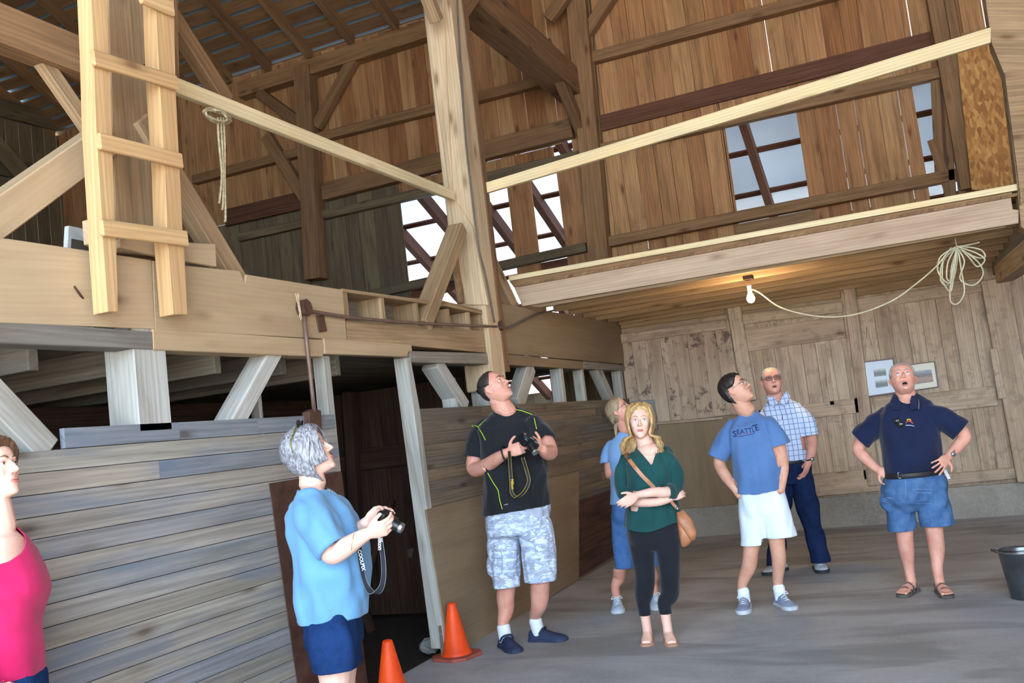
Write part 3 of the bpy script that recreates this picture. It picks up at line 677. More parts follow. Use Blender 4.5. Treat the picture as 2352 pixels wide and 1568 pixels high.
def cloth(name, pieces, voxel, mat, parent, cuts=(), folds=.006, fs=(7, 7, 3), thick=.003, sm=3, seed=1.0, inflate=0.0):
    """garment: pieces grown together, cut open where a cut function is positive, folded and thickened"""
    V, F = join_geo(pieces); co, faces, ed = remesh(V, F, voxel, sm)
    nn = vnormals(co, faces)
    f = vnoise(co, fs, seed) ; f = np.sign(f) * np.abs(f) ** .8
    co = co + nn * (f * folds * 2 + inflate)[:, None]
    if cuts:
        q = [np.mean(co[list(fc)], axis=0) for fc in faces]; q = np.array(q); keep = np.ones(len(q), bool)
        for fn in cuts: keep &= ~(fn(q) > 0)
        faces = [fc for fc, k in zip(faces, keep) if k]
        par = list(range(len(co)))
        def find(a):
            while par[a] != a: par[a] = par[par[a]]; a = par[a]
            return a
        for fc in faces:
            r0 = find(fc[0])
            for i in fc[1:]: par[find(i)] = r0
        roots = [find(fc[0]) for fc in faces]; best = max(set(roots), key=roots.count) if len(set(roots)) < 40 else max(set(roots), key=roots.count)
        faces = [fc for fc, r0 in zip(faces, roots) if r0 == best]
        cnt = {}
        for fc in faces:
            for i in range(len(fc)):
                e = (fc[i], fc[(i + 1) % len(fc)]); e = e if e[0] < e[1] else (e[1], e[0]); cnt[e] = cnt.get(e, 0) + 1
        be = np.array([e for e, c in cnt.items() if c == 1])
        if len(be):
            mk = np.zeros(len(co), bool); mk[be.ravel()] = True
            co = lap(co, be, 8, .5, mk)
        used = np.zeros(len(co), bool)
        for fc in faces: used[list(fc)] = True
        idx = np.cumsum(used) - 1; co = co[used]; faces = [tuple(int(idx[i]) for i in fc) for fc in faces]
    o = raw(name, co.tolist(), faces, mat, parent)
    if thick:
        s = o.modifiers.new('s', 'SOLIDIFY'); s.thickness = thick; s.offset = 1
    return o
def plane_cut(p, n):
    p = np.array(p); n = np.array(n); return lambda q: (q - p) @ n
def near_cut(p, n, r, L=.14):
    """beyond the plane (p, n) but only within r of p (measured across n)"""
    p = np.array(p); n = np.array(Vector(n).normalized())
    def f(q):
        d = (q - p) @ n; a = np.linalg.norm(q - p - d[:, None] * n, axis=1)
        return np.where((d > 0) & (a < r) & (d < L), 1.0, -1.0)
    return f
def ball_cut(p, rx, ry, rz, fwd=CT):
    p = np.array(p); f = np.array(fwd); f[2] = 0; f /= np.linalg.norm(f); s = np.array([-f[1], f[0], 0.0])
    return lambda q: 1 - (((q - p) @ s) / rx) ** 2 - (((q - p) @ f) / ry) ** 2 - ((q[:, 2] - p[2]) / rz) ** 2
def ring_loft(rings, seg=28, p=2.3):
    """rings: (center, vec_a, vec_b) half axes"""
    V = []; F = []
    for c, a, b in rings:
        for k in range(seg):
            t = 2 * math.pi * k / seg; ct, st = math.cos(t), math.sin(t)
            x = math.copysign(abs(ct) ** (2 / p), ct); y = math.copysign(abs(st) ** (2 / p), st)
            V.append(Vector(c) + a * x + b * y)
    n = len(rings)
    for i in range(n - 1):
        for k in range(seg):
            k2 = (k + 1) % seg; F.append([i * seg + k, i * seg + k2, (i + 1) * seg + k2, (i + 1) * seg + k])
    F.append(list(range(seg))[::-1]); F.append([(n - 1) * seg + k for k in range(seg)])
    return V, F
def limb(pts, seg=14, n=6, sq=(1, 1), up=None):
    """pts: (point, radius); smooth tapered tube with rounded ends"""
    pp = catmull([p for p, r in pts], n); rr = [catmull([Vector((r, 0, 0)) for p, r in pts], n)[i][0] for i in range(len(pp))]
    d0 = (pp[0] - pp[1]).normalized(); d1 = (pp[-1] - pp[-2]).normalized()
    pp = [pp[0] + d0 * rr[0] * .7, pp[0] + d0 * rr[0] * .4] + pp + [pp[-1] + d1 * rr[-1] * .4, pp[-1] + d1 * rr[-1] * .7]
    rr = [rr[0] * .45, rr[0] * .82] + rr + [rr[-1] * .82, rr[-1] * .45]
    return tube_geo(pp, rr, seg, sq, up)
def limb_open(pts, seg=18, n=5):
    """like limb, but the far end is hollow: a sleeve one can look into"""
    pp = catmull([p for p, r in pts], n); rr = [catmull([Vector((r, 0, 0)) for p, r in pts], n)[i][0] for i in range(len(pp))]
    d0 = (pp[0] - pp[1]).normalized(); d1 = (pp[-1] - pp[-2]).normalized(); e = pp[-1]; r = rr[-1]
    pp = [pp[0] + d0 * rr[0] * .7, pp[0] + d0 * rr[0] * .4] + pp; rr = [rr[0] * .45, rr[0] * .82] + rr
    V, F = tube_geo(pp, rr, seg); F.pop(); b = len(V) - seg; ring = [v.copy() for v in V[b:]]
    for f, dz in ((.86, 0), (.84, -.05)):
        o = len(V); V += [e + (v - e) * f + d1 * dz for v in ring]
        for k in range(seg): k2 = (k + 1) % seg; F.append([o - seg + k, o - seg + k2, o + k2, o + k])
    F.append([len(V) - seg + k for k in range(seg)]); return V, F
def ball(c, rx, ry=None, rz=None, M3=None, seg=14):
    ry = ry or rx; rz = rz or rx; V = []; F = []; c = Vector(c); n = seg // 2 + 2
    for i in range(n + 1):
        ph = math.pi * i / n
        for k in range(seg):
            t = 2 * math.pi * k / seg; v = Vector((rx * math.sin(ph) * math.cos(t), ry * math.sin(ph) * math.sin(t), rz * math.cos(ph)))
            V.append(c + (M3 @ v if M3 else v))
    for i in range(n):
        for k in range(seg):
            k2 = (k + 1) % seg; F.append([i * seg + k, (i + 1) * seg + k, (i + 1) * seg + k2, i * seg + k2])
    return V, F
# ---- head, in metres for a head 0.235 m tall: x to the person's left, y forward, z up from the chin
ZT = np.array([0, .03, .07, .13, .2, .3, .4, .5, .6, .7, .8, .88, .95, 1.0])
YFt = np.array([.052, .07, .081, .084, .084, .083, .082, .083, .087, .087, .080, .066, .043, .006])
YBt = np.array([-.01, .0, .01, .025, .045, .07, .086, .095, .1, .1, .092, .077, .052, .006])
WTt = np.array([.018, .03, .038, .047, .055, .062, .067, .070, .073, .0745, .071, .061, .043, .006])
def skull(u, z, off=0.0, fat=1.0):
    """u: angle from the front (radians, positive to the person's left), z 0..1"""
    yf = np.interp(z, ZT, YFt); yb = np.interp(z, ZT, YBt); w = np.interp(z, ZT, WTt) * (fat if z < .5 else 1 + (fat - 1) * max(0, (1 - z)))
    c, s = math.cos(u), math.sin(u); p = 2.25
    x = w * math.copysign(abs(s) ** (2 / p), s); y = (yf if c > 0 else yb) * math.copysign(abs(c) ** (2 / p), c)
    v = Vector((x, y, z * .235 - .1175))
    if off:
        d = Vector((x * .9, y * .9, (z - .5) * .2)); v += d.normalized() * off
    return v
def head_frame(c, fwd, up=UP, k=1.0, roll=0.0):
    f = Vector(fwd).normalized(); l = Vector(up).cross(f).normalized(); u = f.cross(l)     # l: person's left
    if roll: q = Matrix.Rotation(roll, 3, f); l = q @ l; u = q @ u
    M3 = Matrix((( l.x, f.x, u.x), (l.y, f.y, u.y), (l.z, f.z, u.z))) * k
    return Vector(c), M3
def head_geo(c, M3, fat=1.0, nose=1.0, jowl=0.0):
    seg, nz = 36, 34; V = []; F = []; T = lambda v: c + M3 @ Vector(v)
    zs = [0.5 - 0.5 * math.cos(math.pi * i / nz) for i in range(nz + 1)]
    for z in zs:
        for k in range(seg): V.append(T(skull(2 * math.pi * k / seg, z, 0, fat)))
    for i in range(nz):
        for k in range(seg):
            k2 = (k + 1) % seg; F.append([i * seg + k2, i * seg + k, (i + 1) * seg + k, (i + 1) * seg + k2])
    F.append(list(range(seg))); F.append([nz * seg + k for k in range(seg)][::-1])
    Z = lambda f: f * .235 - .1175
    P_ = [(V, F)]
    P_.append(limb([(T((0, .080, Z(.60))), .0065), (T((0, .088, Z(.52))), .0075), (T((0, .098 * nose, Z(.44))), .0095), (T((0, .104 * nose, Z(.385))), .0115)], 10, 4))
    for s in (-1, 1):
        P_.append(ball(T((s * .0115, .092 * nose, Z(.375))), .0085 * M3.col[0].length, seg=8))
        P_.append(ball(T((s * .034, .056, Z(.40))), .026, .024, .028, M3, 10))            # cheek
        P_.append(limb([(T((s * .012, .082, Z(.595))), .0075), (T((s * .03, .080, Z(.61))), .0085), (T((s * .048, .064, Z(.60))), .008)], 8, 3))   # brow ridge
        P_.append(limb([(T((s * .072, .006, Z(.53))), .006), (T((s * .087, -.006, Z(.56))), .0065), (T((s * .090, -.017, Z(.50))), .0065), (T((s * .085, -.012, Z(.42))), .006), (T((s * .073, .0, Z(.35))), .006)], 8, 4))
        P_.append(ball(T((s * .079, -.004, Z(.46))), .006, .013, .022, M3, 8))
        if jowl: P_.append(ball(T((s * .032, .030, Z(.15))), .034 * jowl, .04, .034, M3, 12))
    P_.append(ball(T((0, .070, Z(.07))), .022, .017, .016, M3, 10))                    # chin
    P_.append(ball(T((0, .078, Z(.225))), .026, .011, .018, M3, 10))                   # mouth area
    return P_
def add_islands(o, items):
    """items: (V, F, material) joined into the finished body mesh: eyeballs, lips, brows"""
    bm = bmesh.new(); bm.from_mesh(o.data); org = worg(o)
    mats = list(o.data.materials)
    for V, F, mat in items:
        if mat not in mats: o.data.materials.append(mat); mats.append(mat)
        mi = mats.index(mat); vs = [bm.verts.new(Vector(v) - org) for v in V]
        for f in F:
            try: fc = bm.faces.new([vs[i] for i in f]); fc.material_index = mi; fc.smooth = True
            except ValueError: pass
    bm.to_mesh(o.data); bm.free()
def face_items(c, M3, iris, lip, brow, mouth_open=0.0, browr=.0032, look=(0, 0), eyew=1.0):
    T = lambda v: c + M3 @ Vector(v); Z = lambda f: f * .235 - .1175; k = M3.col[0].length; it = []
    for s in (-1, 1):
        e = Vector((s * .031, .0715, Z(.525)))
        it.append((*ball(T(e), .0135 * eyew, .0125, .0095, M3, 14), M_EYE))
        g = e + Vector((look[0] * .004, .0105, look[1] * .003))
        it.append((*ball(T(g), .0055, .0032, .0055, M3, 12), iris))
        it.append((*ball(T(g + Vector((0, .0022, 0))), .0026, .0018, .0026, M3, 8), M_PUPIL))
        it.append((*limb([(T((s * .0175, .080, Z(.535))), .0016 * k), (T((s * .031, .0855, Z(.567))), .002 * k), (T((s * .0455, .074, Z(.535))), .0016 * k)], 6, 4), lip[1]))
        it.append((*limb([(T((s * .012, .0905, Z(.615))), browr * k), (T((s * .028, .089, Z(.648))), browr * 1.1 * k), (T((s * .047, .073, Z(.625))), browr * .7 * k)], 6, 4, (1, .6)), brow))
    o = mouth_open
    up = [(-.023, .0775, .225), (-.011, .0895, .243), (0, .0915, .238), (.011, .0895, .243), (.023, .0775, .225)]
    lo = [(-.022, .0775, .220 - o * .3), (-.010, .0885, .205 - o), (0, .090, .202 - o), (.010, .0885, .205 - o), (.022, .0775, .220 - o * .3)]
    rr = [.0018, .0036, .0034, .0036, .0018]
    it.append((*limb([(T((x, y, Z(z))), r * k) for (x, y, z), r in zip(up, rr)], 8, 4), lip[0]))
    it.append((*limb([(T((x, y, Z(z))), r * 1.15 * k) for (x, y, z), r in zip(lo, rr)], 8, 4), lip[0]))
    if o: it.append((*ball(T((0, .084, Z(.222 - o * .5))), .017, .006, .235 * o * .62 + .002, M3, 12), M_PUPIL))
    return it
def hair_shell(name, c, M3, line, thick, mat, parent, seed=1, fat=1.0, back=1.0, top=1.0):
    """short hair: a coat over the skull above a hairline given as (degrees from the front, height 0..1)"""
    seg, nz = 72, 60; V = []; F = []; rr = np.random.RandomState(seed)
    an = [a for a, h in line]; hh = [h for a, h in line]
    uvs = []
    for i in range(nz + 1):
        z = 0.5 - 0.5 * math.cos(math.pi * i / nz)
        for k in range(seg):
            u = 2 * math.pi * k / seg; deg = abs(math.degrees(u if u < math.pi else u - 2 * math.pi))
            h = np.interp(deg, an, hh); m = max(0.0, min(1.0, (z - h) / .07 + .5)); m = m * m * (3 - 2 * m)
            t = thick * (top if z > .8 else 1) * (back if deg > 110 else 1) * (1 + .12 * math.sin(u * 23 + z * 9) * math.sin(z * 17 + seed) + .08 * rr.uniform(-1, 1))
            V.append(c + M3 @ skull(u, z, lerp(-.012, t, m), fat))
    for i in range(nz):
        for k in range(seg):
            k2 = (k + 1) % seg; F.append([i * seg + k2, i * seg + k, (i + 1) * seg + k, (i + 1) * seg + k2])
    return raw(name, V, F, mat, parent)
def strands(name, c, M3, n, start, path, r, mat, parent, seed=2, extra=()):
    """locks of hair: start(i, rng) gives (u, z) on the skull, path(u, z, rng) a list of points in head units"""
    g = np.random.RandomState(seed); lst = list(extra)
    for i in range(n):
        u, z = start(i, g); pts = path(u, z, g)
        pp = catmull([c + M3 @ Vector(p) for p in pts], 4); m = len(pp)
        rr = [r * (.35 + .9 * math.sin(math.pi * min(1, .12 + j / m * .86))) * g.uniform(.8, 1.2) for j in range(m)]
        lst.append(tube_geo(pp, rr, 6, (1.6, .7)))
    V, F = join_geo(lst); return raw(name, V, F, mat, parent)
def hand(w, d, n, side, k=1.0, curl=(.3, .3, .3, .3), spread=.0, thumb=(.7, .3), twist=0):
    """five fingers: w wrist, d towards the fingers, n the way the palm faces, side +1/-1 picks the thumb side d x n"""
    w = Vector(w); d = Vector(d).normalized(); n = Vector(n); n = (n - d * n.dot(d)).normalized(); t = d.cross(n) * side
    L = []
    L.append(ring_loft([(w - d * .02 * k, t * .026 * k, n * .019 * k), (w + d * .015 * k, t * .029 * k, n * .018 * k), (w + d * .045 * k, t * .040 * k, n * .016 * k), (w + d * .085 * k, t * .042 * k, n * .013 * k), (w + d * .095 * k, t * .038 * k, n * .009 * k)], 16, 2.6))
    for i, (off, ln, r) in enumerate(((.031, .92, .0088), (.0105, 1.0, .0092), (-.0105, .94, .0088), (-.031, .76, .0078))):
        c = curl[i] if isinstance(curl, (list, tuple)) else curl
        fd = (d + t * spread * (1.5 - i) * .35).normalized(); ax = fd.cross(n)
        p = w + d * (.085 if i in (1, 2) else .079) * k + t * off * k; pts = [(p - d * .01 * k, r * k), (p + fd * .004, r * k)]; a = 0
        for sl, sc in ((.043, .9), (.027, 1.2), (.022, .8)):
            a += c * sc; q = fd * math.cos(a) + n * math.sin(a); p = p + q * sl * ln * k; r *= .95; pts.append((p, r * k))
        L.append(limb(pts, 9, 3))
    b = w + d * .028 * k + t * .022 * k; td = (d * thumb[0] + t * (1 - thumb[0] * .4) + n * thumb[1]).normalized()
    b2 = b + td * .036 * k; td2 = (td + d * .7 + n * .15).normalized(); b3 = b2 + td2 * .026 * k; td3 = (td2 + d * .5 + n * .25).normalized()
    L.append(limb([(b - td * .01, .013 * k), (b + td * .015 * k, .0145 * k), (b2, .0105 * k), (b3, .0095 * k), (b3 + td3 * .018 * k, .008 * k)], 9, 3))
    return L
M_EYE = plain('eye white', (0.75, 0.74, 0.72), 0.25, var=0.0); M_PUPIL = plain('pupil black', (0.01, 0.01, 0.01), 0.3, var=0)
def m_skin(name, c, red):
    m, nt, b = mat_new(name); tc = N(nt, 'ShaderNodeTexCoord').outputs['Object']
    col = mixc(nt, ramp(nt, noise_n(nt, tc, 14, 4), [(0.38, 0.0), (0.68, 0.55)]), c, red)
    col = mixc(nt, ramp(nt, noise_n(nt, tc, 160, 2), [(0.6, 0.0), (0.8, 0.25)]), col, tuple(x * .7 for x in red))
    nt.links.new(col, b.inputs['Base Color']); b.inputs['Roughness'].default_value = .5; b.inputs['Specular IOR Level'].default_value = .35
    b.inputs['Subsurface Weight'].default_value = .12; b.inputs['Subsurface Radius'].default_value = (.02, .008, .004); b.inputs['Subsurface Scale'].default_value = .5
    bump(nt, b, noise_n(nt, tc, 90, 3), .12, .002); return m
def m_hair(name, c, c2, sc=(60, 60, 14)):
    m, nt, b = mat_new(name); tc = N(nt, 'ShaderNodeTexCoord').outputs['Object']
    f = noise_n(nt, mapping(nt, tc, sc), 2.0, 3, .6, .3)
    nt.links.new(mixc(nt, ramp(nt, f, [(0.35, 0.0), (0.65, 1.0)]), c, c2), b.inputs['Base Color']); b.inputs['Roughness'].default_value = .45
    bump(nt, b, f, .7, .004); return m
def m_cloth(name, c, c2=None, rough=.9, weave=900, sc=6):
    m, nt, b = mat_new(name); tc = N(nt, 'ShaderNodeTexCoord').outputs['Object']
    nt.links.new(mixc(nt, ramp(nt, noise_n(nt, tc, sc, 5), [(0.35, 0.0), (0.7, 1.0)]), c, c2 or tuple(x * .85 for x in c)), b.inputs['Base Color'])
    b.inputs['Roughness'].default_value = rough; b.inputs['Specular IOR Level'].default_value = .15
    b.inputs['Sheen Weight'].default_value = .15
    bump(nt, b, noise_n(nt, tc, 26, 5), .25, .006); return m
def m_denim(name, c, c2): 
    m, nt, b = mat_new(name); tc = N(nt, 'ShaderNodeTexCoord').outputs['Object']
    f = noise_n(nt, tc, 11, 6, .65); g = noise_n(nt, mapping(nt, tc, (300, 300, 40)), 1, 2)
    col = mixc(nt, ramp(nt, f, [(0.38, 0.0), (0.66, 1.0)]), c, c2); col = mixc(nt, 1.0, col, ramp(nt, g, [(0.3, .85), (0.7, 1.1)]), 'MULTIPLY')
    nt.links.new(col, b.inputs['Base Color']); b.inputs['Roughness'].default_value = .92; b.inputs['Specular IOR Level'].default_value = .1
    bump(nt, b, f, .3, .006); return m
def person(name, loc, label): return empty(name, loc, label, 'person')
def px_m(Y, px, py): return 1.0 / (P(px + 100, py, 'y', Y) - P(px, py, 'y', Y)).length * 100
def torso(Y, rows, a=CR, b=CT, grow=0.0, seg=32, pw=2.3):
    """rows: (left px, right px, row px, depth ratio, shift in y) from bottom to top"""
    R = []
    for pl, pr, py, ratio, dy in rows:
        m_ = (pl + pr) / 2; c = P(m_, py, 'y', Y + dy)
        e0 = pix(c - a * .1); e1 = pix(c + a * .1); ppm = math.hypot(e1[0] - e0[0], e1[1] - e0[1]) / .2
        vd = Vector((c.x, c.y, 0)).normalized(); ph = vd.dot(a); h = (pr - pl) / 2 / ppm / math.sqrt(1 + ratio * ratio * ph * ph) * 1.03
        R.append((c, a * (h + grow), b * (h * ratio + grow)))
    return ring_loft(R, seg, pw)
def shoe(name, heel, toe, mat_u, mat_s, parent, h=.10, w=.052, ln=None, sole=.025, open_=False, label=None, lace=None, collar=True):
    """shoe from a heel point to a toe point on the floor"""
    heel = Vector((heel[0], heel[1], 0)); toe = Vector((toe[0], toe[1], 0)); d = (toe - heel); L = d.length; d.normalize(); s = Vector((-d.y, d.x, 0))
    if ln: toe = heel + d * ln; L = ln
    prof = [(0.0, .62, .60), (.04, .80, .85), (.15, .86, 1.0), (.3, .84, 1.0), (.42, .88, .88), (.55, .98, .68), (.68, 1.06, .55), (.8, 1.04, .48), (.9, .88, .42), (.97, .60, .33), (1.0, .3, .2)]
    V = []; F = []; seg = 16
    for q, ww, hh in prof:
        c = heel + d * L * q
        for k in range(seg):
            t = math.pi * 2 * k / seg; x = math.cos(t); z = math.sin(t)
            zz = sole * .7 + (h * hh - sole * .7) * (max(z, 0) ** .75) if z >= 0 else sole * .7
            wid = w * ww * (math.copysign(abs(x) ** .7, x)) * (1 if z < 0 else (1 - .30 * z * (1 if q < .5 else .6)))
            V.append(c + s * wid + UP * zz)
    n = len(prof)
    for i in range(n - 1):
        for k in range(seg):
            k2 = (k + 1) % seg; F.append([i * seg + k, i * seg + k2, (i + 1) * seg + k2, (i + 1) * seg + k])
    F.append(list(range(seg))[::-1]); F.append([(n - 1) * seg + k for k in range(seg)])
    o = raw(name, V, F, mat_u, parent)
    sd_ = o.modifiers.new('s', 'SUBSURF'); sd_.levels = sd_.render_levels = 1
    if label: o['label'] = label
    pts = []
    for q, ww, hh in prof: pts.append(heel + d * L * q + s * w * ww * 1.06)
    for q, ww, hh in reversed(prof): pts.append(heel + d * L * q - s * w * ww * 1.06)
    m = MB(); m.prism(pts, UP, sole, d); so = m.build('sole', mat_s, o, .004)
    if lace:
        for i in range(4):
            q = .40 + i * .085; hz = np.interp(q, [p[0] for p in prof], [p[2] for p in prof]) * h; c = heel + d * L * q
            ww = w * .5
            V2, F2 = tube_geo([c + s * ww + UP * (hz * .86), c + UP * (hz + .005), c - s * ww + UP * (hz * .86)], .0035, 6)
            l_ = raw('lace', V2, F2, lace, parent); l_.parent = o
        c = heel + d * L * .38 + UP * (h * .92)
        for s_ in (-1, 1):
            V2, F2 = tube_geo(catmull([c, c + s * s_ * .03 + UP * .012, c + s * s_ * .045 - UP * .008, c + s * s_ * .025 - d * .0 - UP * .004, c], 5), .003, 6)
            l_ = raw('lace', V2, F2, lace, parent); l_.parent = o
    return o
def foot(tx, ty, r, t, ln=.28):
    """toe tip seen at (tx, ty) on the floor, pointing r to the right and t towards the camera: heel, toe, ankle"""
    b = P(tx, ty, 'z', 0); d = (CR * r + CT * t).normalized(); a = b - d * ln; return a, b, a + d * .062 + UP * .10
def foot_sock(name, top, shoe_heel, shoe_toe, mat, parent, r=.045, z0=.05, f=.26):
    a = Vector(top); h = Vector((shoe_heel[0], shoe_heel[1], 0)); t = Vector((shoe_toe[0], shoe_toe[1], 0)); q = h.lerp(t, f); q.z = z0
    V, F = limb([(a, r), (a.lerp(q, .5), r * .98), (q, r)], 16, 5); o = raw(name, V, F, mat, parent); return o
def glasses(c, M3, mat, lens, parent, name='glasses', w=.026, h=.018, y=.099, z=.525, rim=.0012, tint=False):
    T = lambda v: c + M3 @ Vector(v); Z = z * .235 - .1175; L = []
    g = tag(bpy.data.objects.new(name, None)); COL.objects.link(g); g.parent = parent
    for s in (-1, 1):
        loop = [T((s * (.033 + w * math.copysign(abs(math.cos(a)) ** .7, math.cos(a))), y - abs(.033 + w * math.cos(a)) * .18, Z + h * math.copysign(abs(math.sin(a)) ** .7, math.sin(a)))) for a in [2 * math.pi * k / 20 for k in range(20)]]
        L.append(tube_geo(loop + [loop[0]], rim, 6))
        o = raw('lens', loop, [list(range(20))], lens, parent, False); o.parent = g
        L.append(tube_geo([T((s * .059, y - .012, Z + .008)), T((s * .076, .04, Z + .006)), T((s * .081, .0, Z + .002)), T((s * .080, -.012, Z - .012))], rim, 6))
    L.append(tube_geo(catmull([T((-.008, y - .003, Z + .003)), T((0, y + .001, Z + .008)), T((.008, y - .003, Z + .003))], 4), rim, 6))
    V, F = join_geo(L); o = raw('frame', V, F, mat, parent); o.parent = g
    return g
def decal_text(txt, target, c, right, up, height, mat, parent, name='lettering', fwd=CT, spacing=1.0, bold=.0, ext=.0012):
    """flat lettering laid onto a garment: c centre, raised just off the cloth"""
    cu = bpy.data.curves.new('t', 'FONT'); cu.body = txt; cu.size = 1.0; cu.align_x = 'CENTER'; cu.align_y = 'CENTER'; cu.space_character = spacing; cu.offset = bold; cu.resolution_u = 2
    o = bpy.data.objects.new('t', cu); COL.objects.link(o); dg = bpy.context.evaluated_depsgraph_get(); me = bpy.data.meshes.new_from_object(o.evaluated_get(dg))
    bpy.data.objects.remove(o)
    bm = bmesh.new(); bm.from_mesh(me); bmesh.ops.triangulate(bm, faces=bm.faces); bmesh.ops.subdivide_edges(bm, edges=[e for e in bm.edges if e.calc_length() > .3], cuts=2)
    right = Vector(right).normalized(); up = Vector(up).normalized(); fwd = Vector(fwd).normalized(); V = []
    tree, org = target if target else (None, None)
    for v in bm.verts:
        p = Vector(c) + right * v.co.x * height + up * v.co.y * height
        if tree:
            h = tree.ray_cast(p + fwd * .4 - org, -fwd)
            if h[0] is not None: p = h[0] + org + fwd * (ext + .004)
        V.append(p)
    F = [[v.index for v in f.verts] for f in bm.faces]; bm.free()
    return raw(name, V, F, mat, parent, False)
def tree_of(o):
    return BVHTree.FromPolygons([v.co[:] for v in o.data.vertices], [tuple(p.vertices) for p in o.data.polygons]), worg(o)
def line_on(target, pts, r, mat, parent, name, fwd=CT, lift=.004, flat=None, n=6):
    """a cord or seam that follows the garment: pts are points in front of it"""
    tree, org = target; out = []
    for p in catmull(pts, n):
        h = tree.ray_cast(p + Vector(fwd) * .4 - org, -Vector(fwd)); out.append(h[0] + org + Vector(fwd) * lift if h[0] is not None else p)
    V, F = tube_geo(out, r, 6, flat); return raw(name, V, F, mat, parent)
def fit(bo, garment, gap=.007, reach=.03, skip=()):
    """tuck the skin inside a garment wherever it would show through the cloth"""
    tree, org = tree_of(garment); bog = worg(bo); me = bo.data; n = len(me.vertices)
    co = np.empty(n * 3); me.vertices.foreach_get('co', co); co = co.reshape(-1, 3)
    nn = np.empty(n * 3); me.vertex_normals.foreach_get('vector', nn); nn = nn.reshape(-1, 3); sh = bog - org
    w = co + np.array(bog); ok = np.ones(n, bool)
    for p, r in skip: ok &= np.linalg.norm(w - np.array(p), axis=1) > r
    new = co.copy()
    for i in np.nonzero(ok)[0]:
        p = Vector(co[i]) + sh; h = tree.find_nearest(p, reach)
        if h[0] is None: continue
        d = p - h[0]; dn = d.dot(h[1])
        if dn > -gap and (d - h[1] * dn).length < .003 and h[1].dot(Vector(nn[i])) > -.1: new[i] = h[0] - h[1] * gap - sh
    me.vertices.foreach_set('co', new.ravel()); me.update()
def body(pieces, skin, parent, voxel=.0042, sm=2):
    V, F = join_geo(pieces); co, faces, ed = remesh(V, F, voxel, sm)
    o = raw('body', co.tolist(), faces, skin, parent); return o
#@@PEOPLE
# ================================================================ PEOPLE
SK_F = m_skin('fair skin', s2l(232, 190, 170), s2l(218, 160, 142)); SK_R = m_skin('ruddy skin', s2l(222, 164, 142), s2l(204, 126, 108)); SK_T = m_skin('tanned skin', s2l(214, 162, 136), s2l(196, 132, 108))
IR_BL = plain('blue iris', s2l(96, 136, 176), .3, var=0); IR_BR = plain('brown iris', s2l(80, 56, 40), .3, var=0)
LIP = (plain('lip', s2l(202, 122, 114), .4, var=.05), plain('lid', s2l(196, 140, 122), .6, var=0)); LIPM = (plain('pale lip', s2l(192, 124, 108), .5, var=.05), plain('lid tanned', s2l(184, 128, 108), .6, var=0))
H_SILVER = m_hair('silver hair', s2l(168, 168, 174), s2l(92, 88, 92)); H_BLOND = m_hair('blond hair', s2l(206, 170, 112), s2l(150, 112, 66)); H_DARK = m_hair('dark brown hair', s2l(48, 38, 34), s2l(26, 20, 18))
H_SALT = m_hair('greying dark hair', s2l(64, 54, 50), s2l(36, 30, 28)); H_GREY = m_hair('grey hair', s2l(178, 172, 166), s2l(122, 116, 110)); H_ASH = m_hair('ash blond hair', s2l(180, 156, 122), s2l(124, 100, 78)); H_BROWN = m_hair('brown hair', s2l(122, 88, 62), s2l(84, 58, 42)); H_STUB = m_hair('grey stubble', s2l(190, 170, 160), s2l(160, 138, 128))
SHORT = [(0, .90), (30, .88), (52, .80), (66, .62), (80, .56), (100, .60), (114, .38), (135, .2), (180, .14)]
LENS = plain('clear lens', (.9, .9, .9), .05, var=0); LENS.node_tree.nodes['Principled BSDF'].inputs['Transmission Weight'].default_value = 1; LENS.node_tree.nodes['Principled BSDF'].inputs['IOR'].default_value = 1.02; LENS.node_tree.nodes['Principled BSDF'].inputs['Alpha'].default_value = .18
LENSD = plain('dark lens', (.02, .015, .012), .08, var=0); LENST = plain('tinted lens', s2l(120, 84, 84), .1, var=0); LENST.node_tree.nodes['Principled BSDF'].inputs['Alpha'].default_value = .55
C_BLACK = m_cloth('black jersey', s2l(36, 37, 41), s2l(28, 29, 32)); C_LIME = m_cloth('lime piping', s2l(190, 230, 50)); C_SKY = m_cloth('sky blue cotton', s2l(108, 156, 196), s2l(96, 144, 186)); C_SEA = m_cloth('blue tee', s2l(88, 120, 168), s2l(78, 110, 156))
C_NAVY = m_cloth('navy polo', s2l(30, 38, 68), s2l(24, 30, 56)); C_GREEN = m_cloth('dark green blouse', s2l(30, 74, 72), s2l(24, 62, 62)); C_LEG = m_cloth('black leggings', s2l(32, 34, 40), s2l(26, 28, 33)); C_PINK = m_cloth('hot pink knit', s2l(196, 34, 92), s2l(176, 24, 78))
C_WHITE = m_cloth('white cotton', s2l(226, 234, 244), s2l(212, 222, 236)); C_SOCK = m_cloth('white sock', s2l(232, 236, 244)); C_LIGHT = m_cloth('light blue tee', s2l(132, 170, 214), s2l(118, 156, 202))
J_LIGHT = m_denim('light denim', s2l(86, 118, 156), s2l(62, 94, 138)); J_CAPRI = m_denim('mid denim', s2l(86, 126, 178), s2l(66, 106, 160)); J_DARK = m_denim('dark denim', s2l(30, 44, 78), s2l(22, 34, 64)); J_NAVY = m_denim('navy denim', s2l(28, 54, 98), s2l(22, 42, 80))
CLOG = plain('navy rubber', s2l(44, 56, 84), .6, var=.1); SNEAK_W = plain('white grey sneaker', s2l(206, 212, 218), .6, var=.15, scale=30); SNEAK_B = plain('grey blue sneaker', s2l(142, 154, 176), .7, var=.15, scale=30); SNEAK_L = plain('white blue sneaker', s2l(196, 218, 240), .6, var=.2, scale=30)
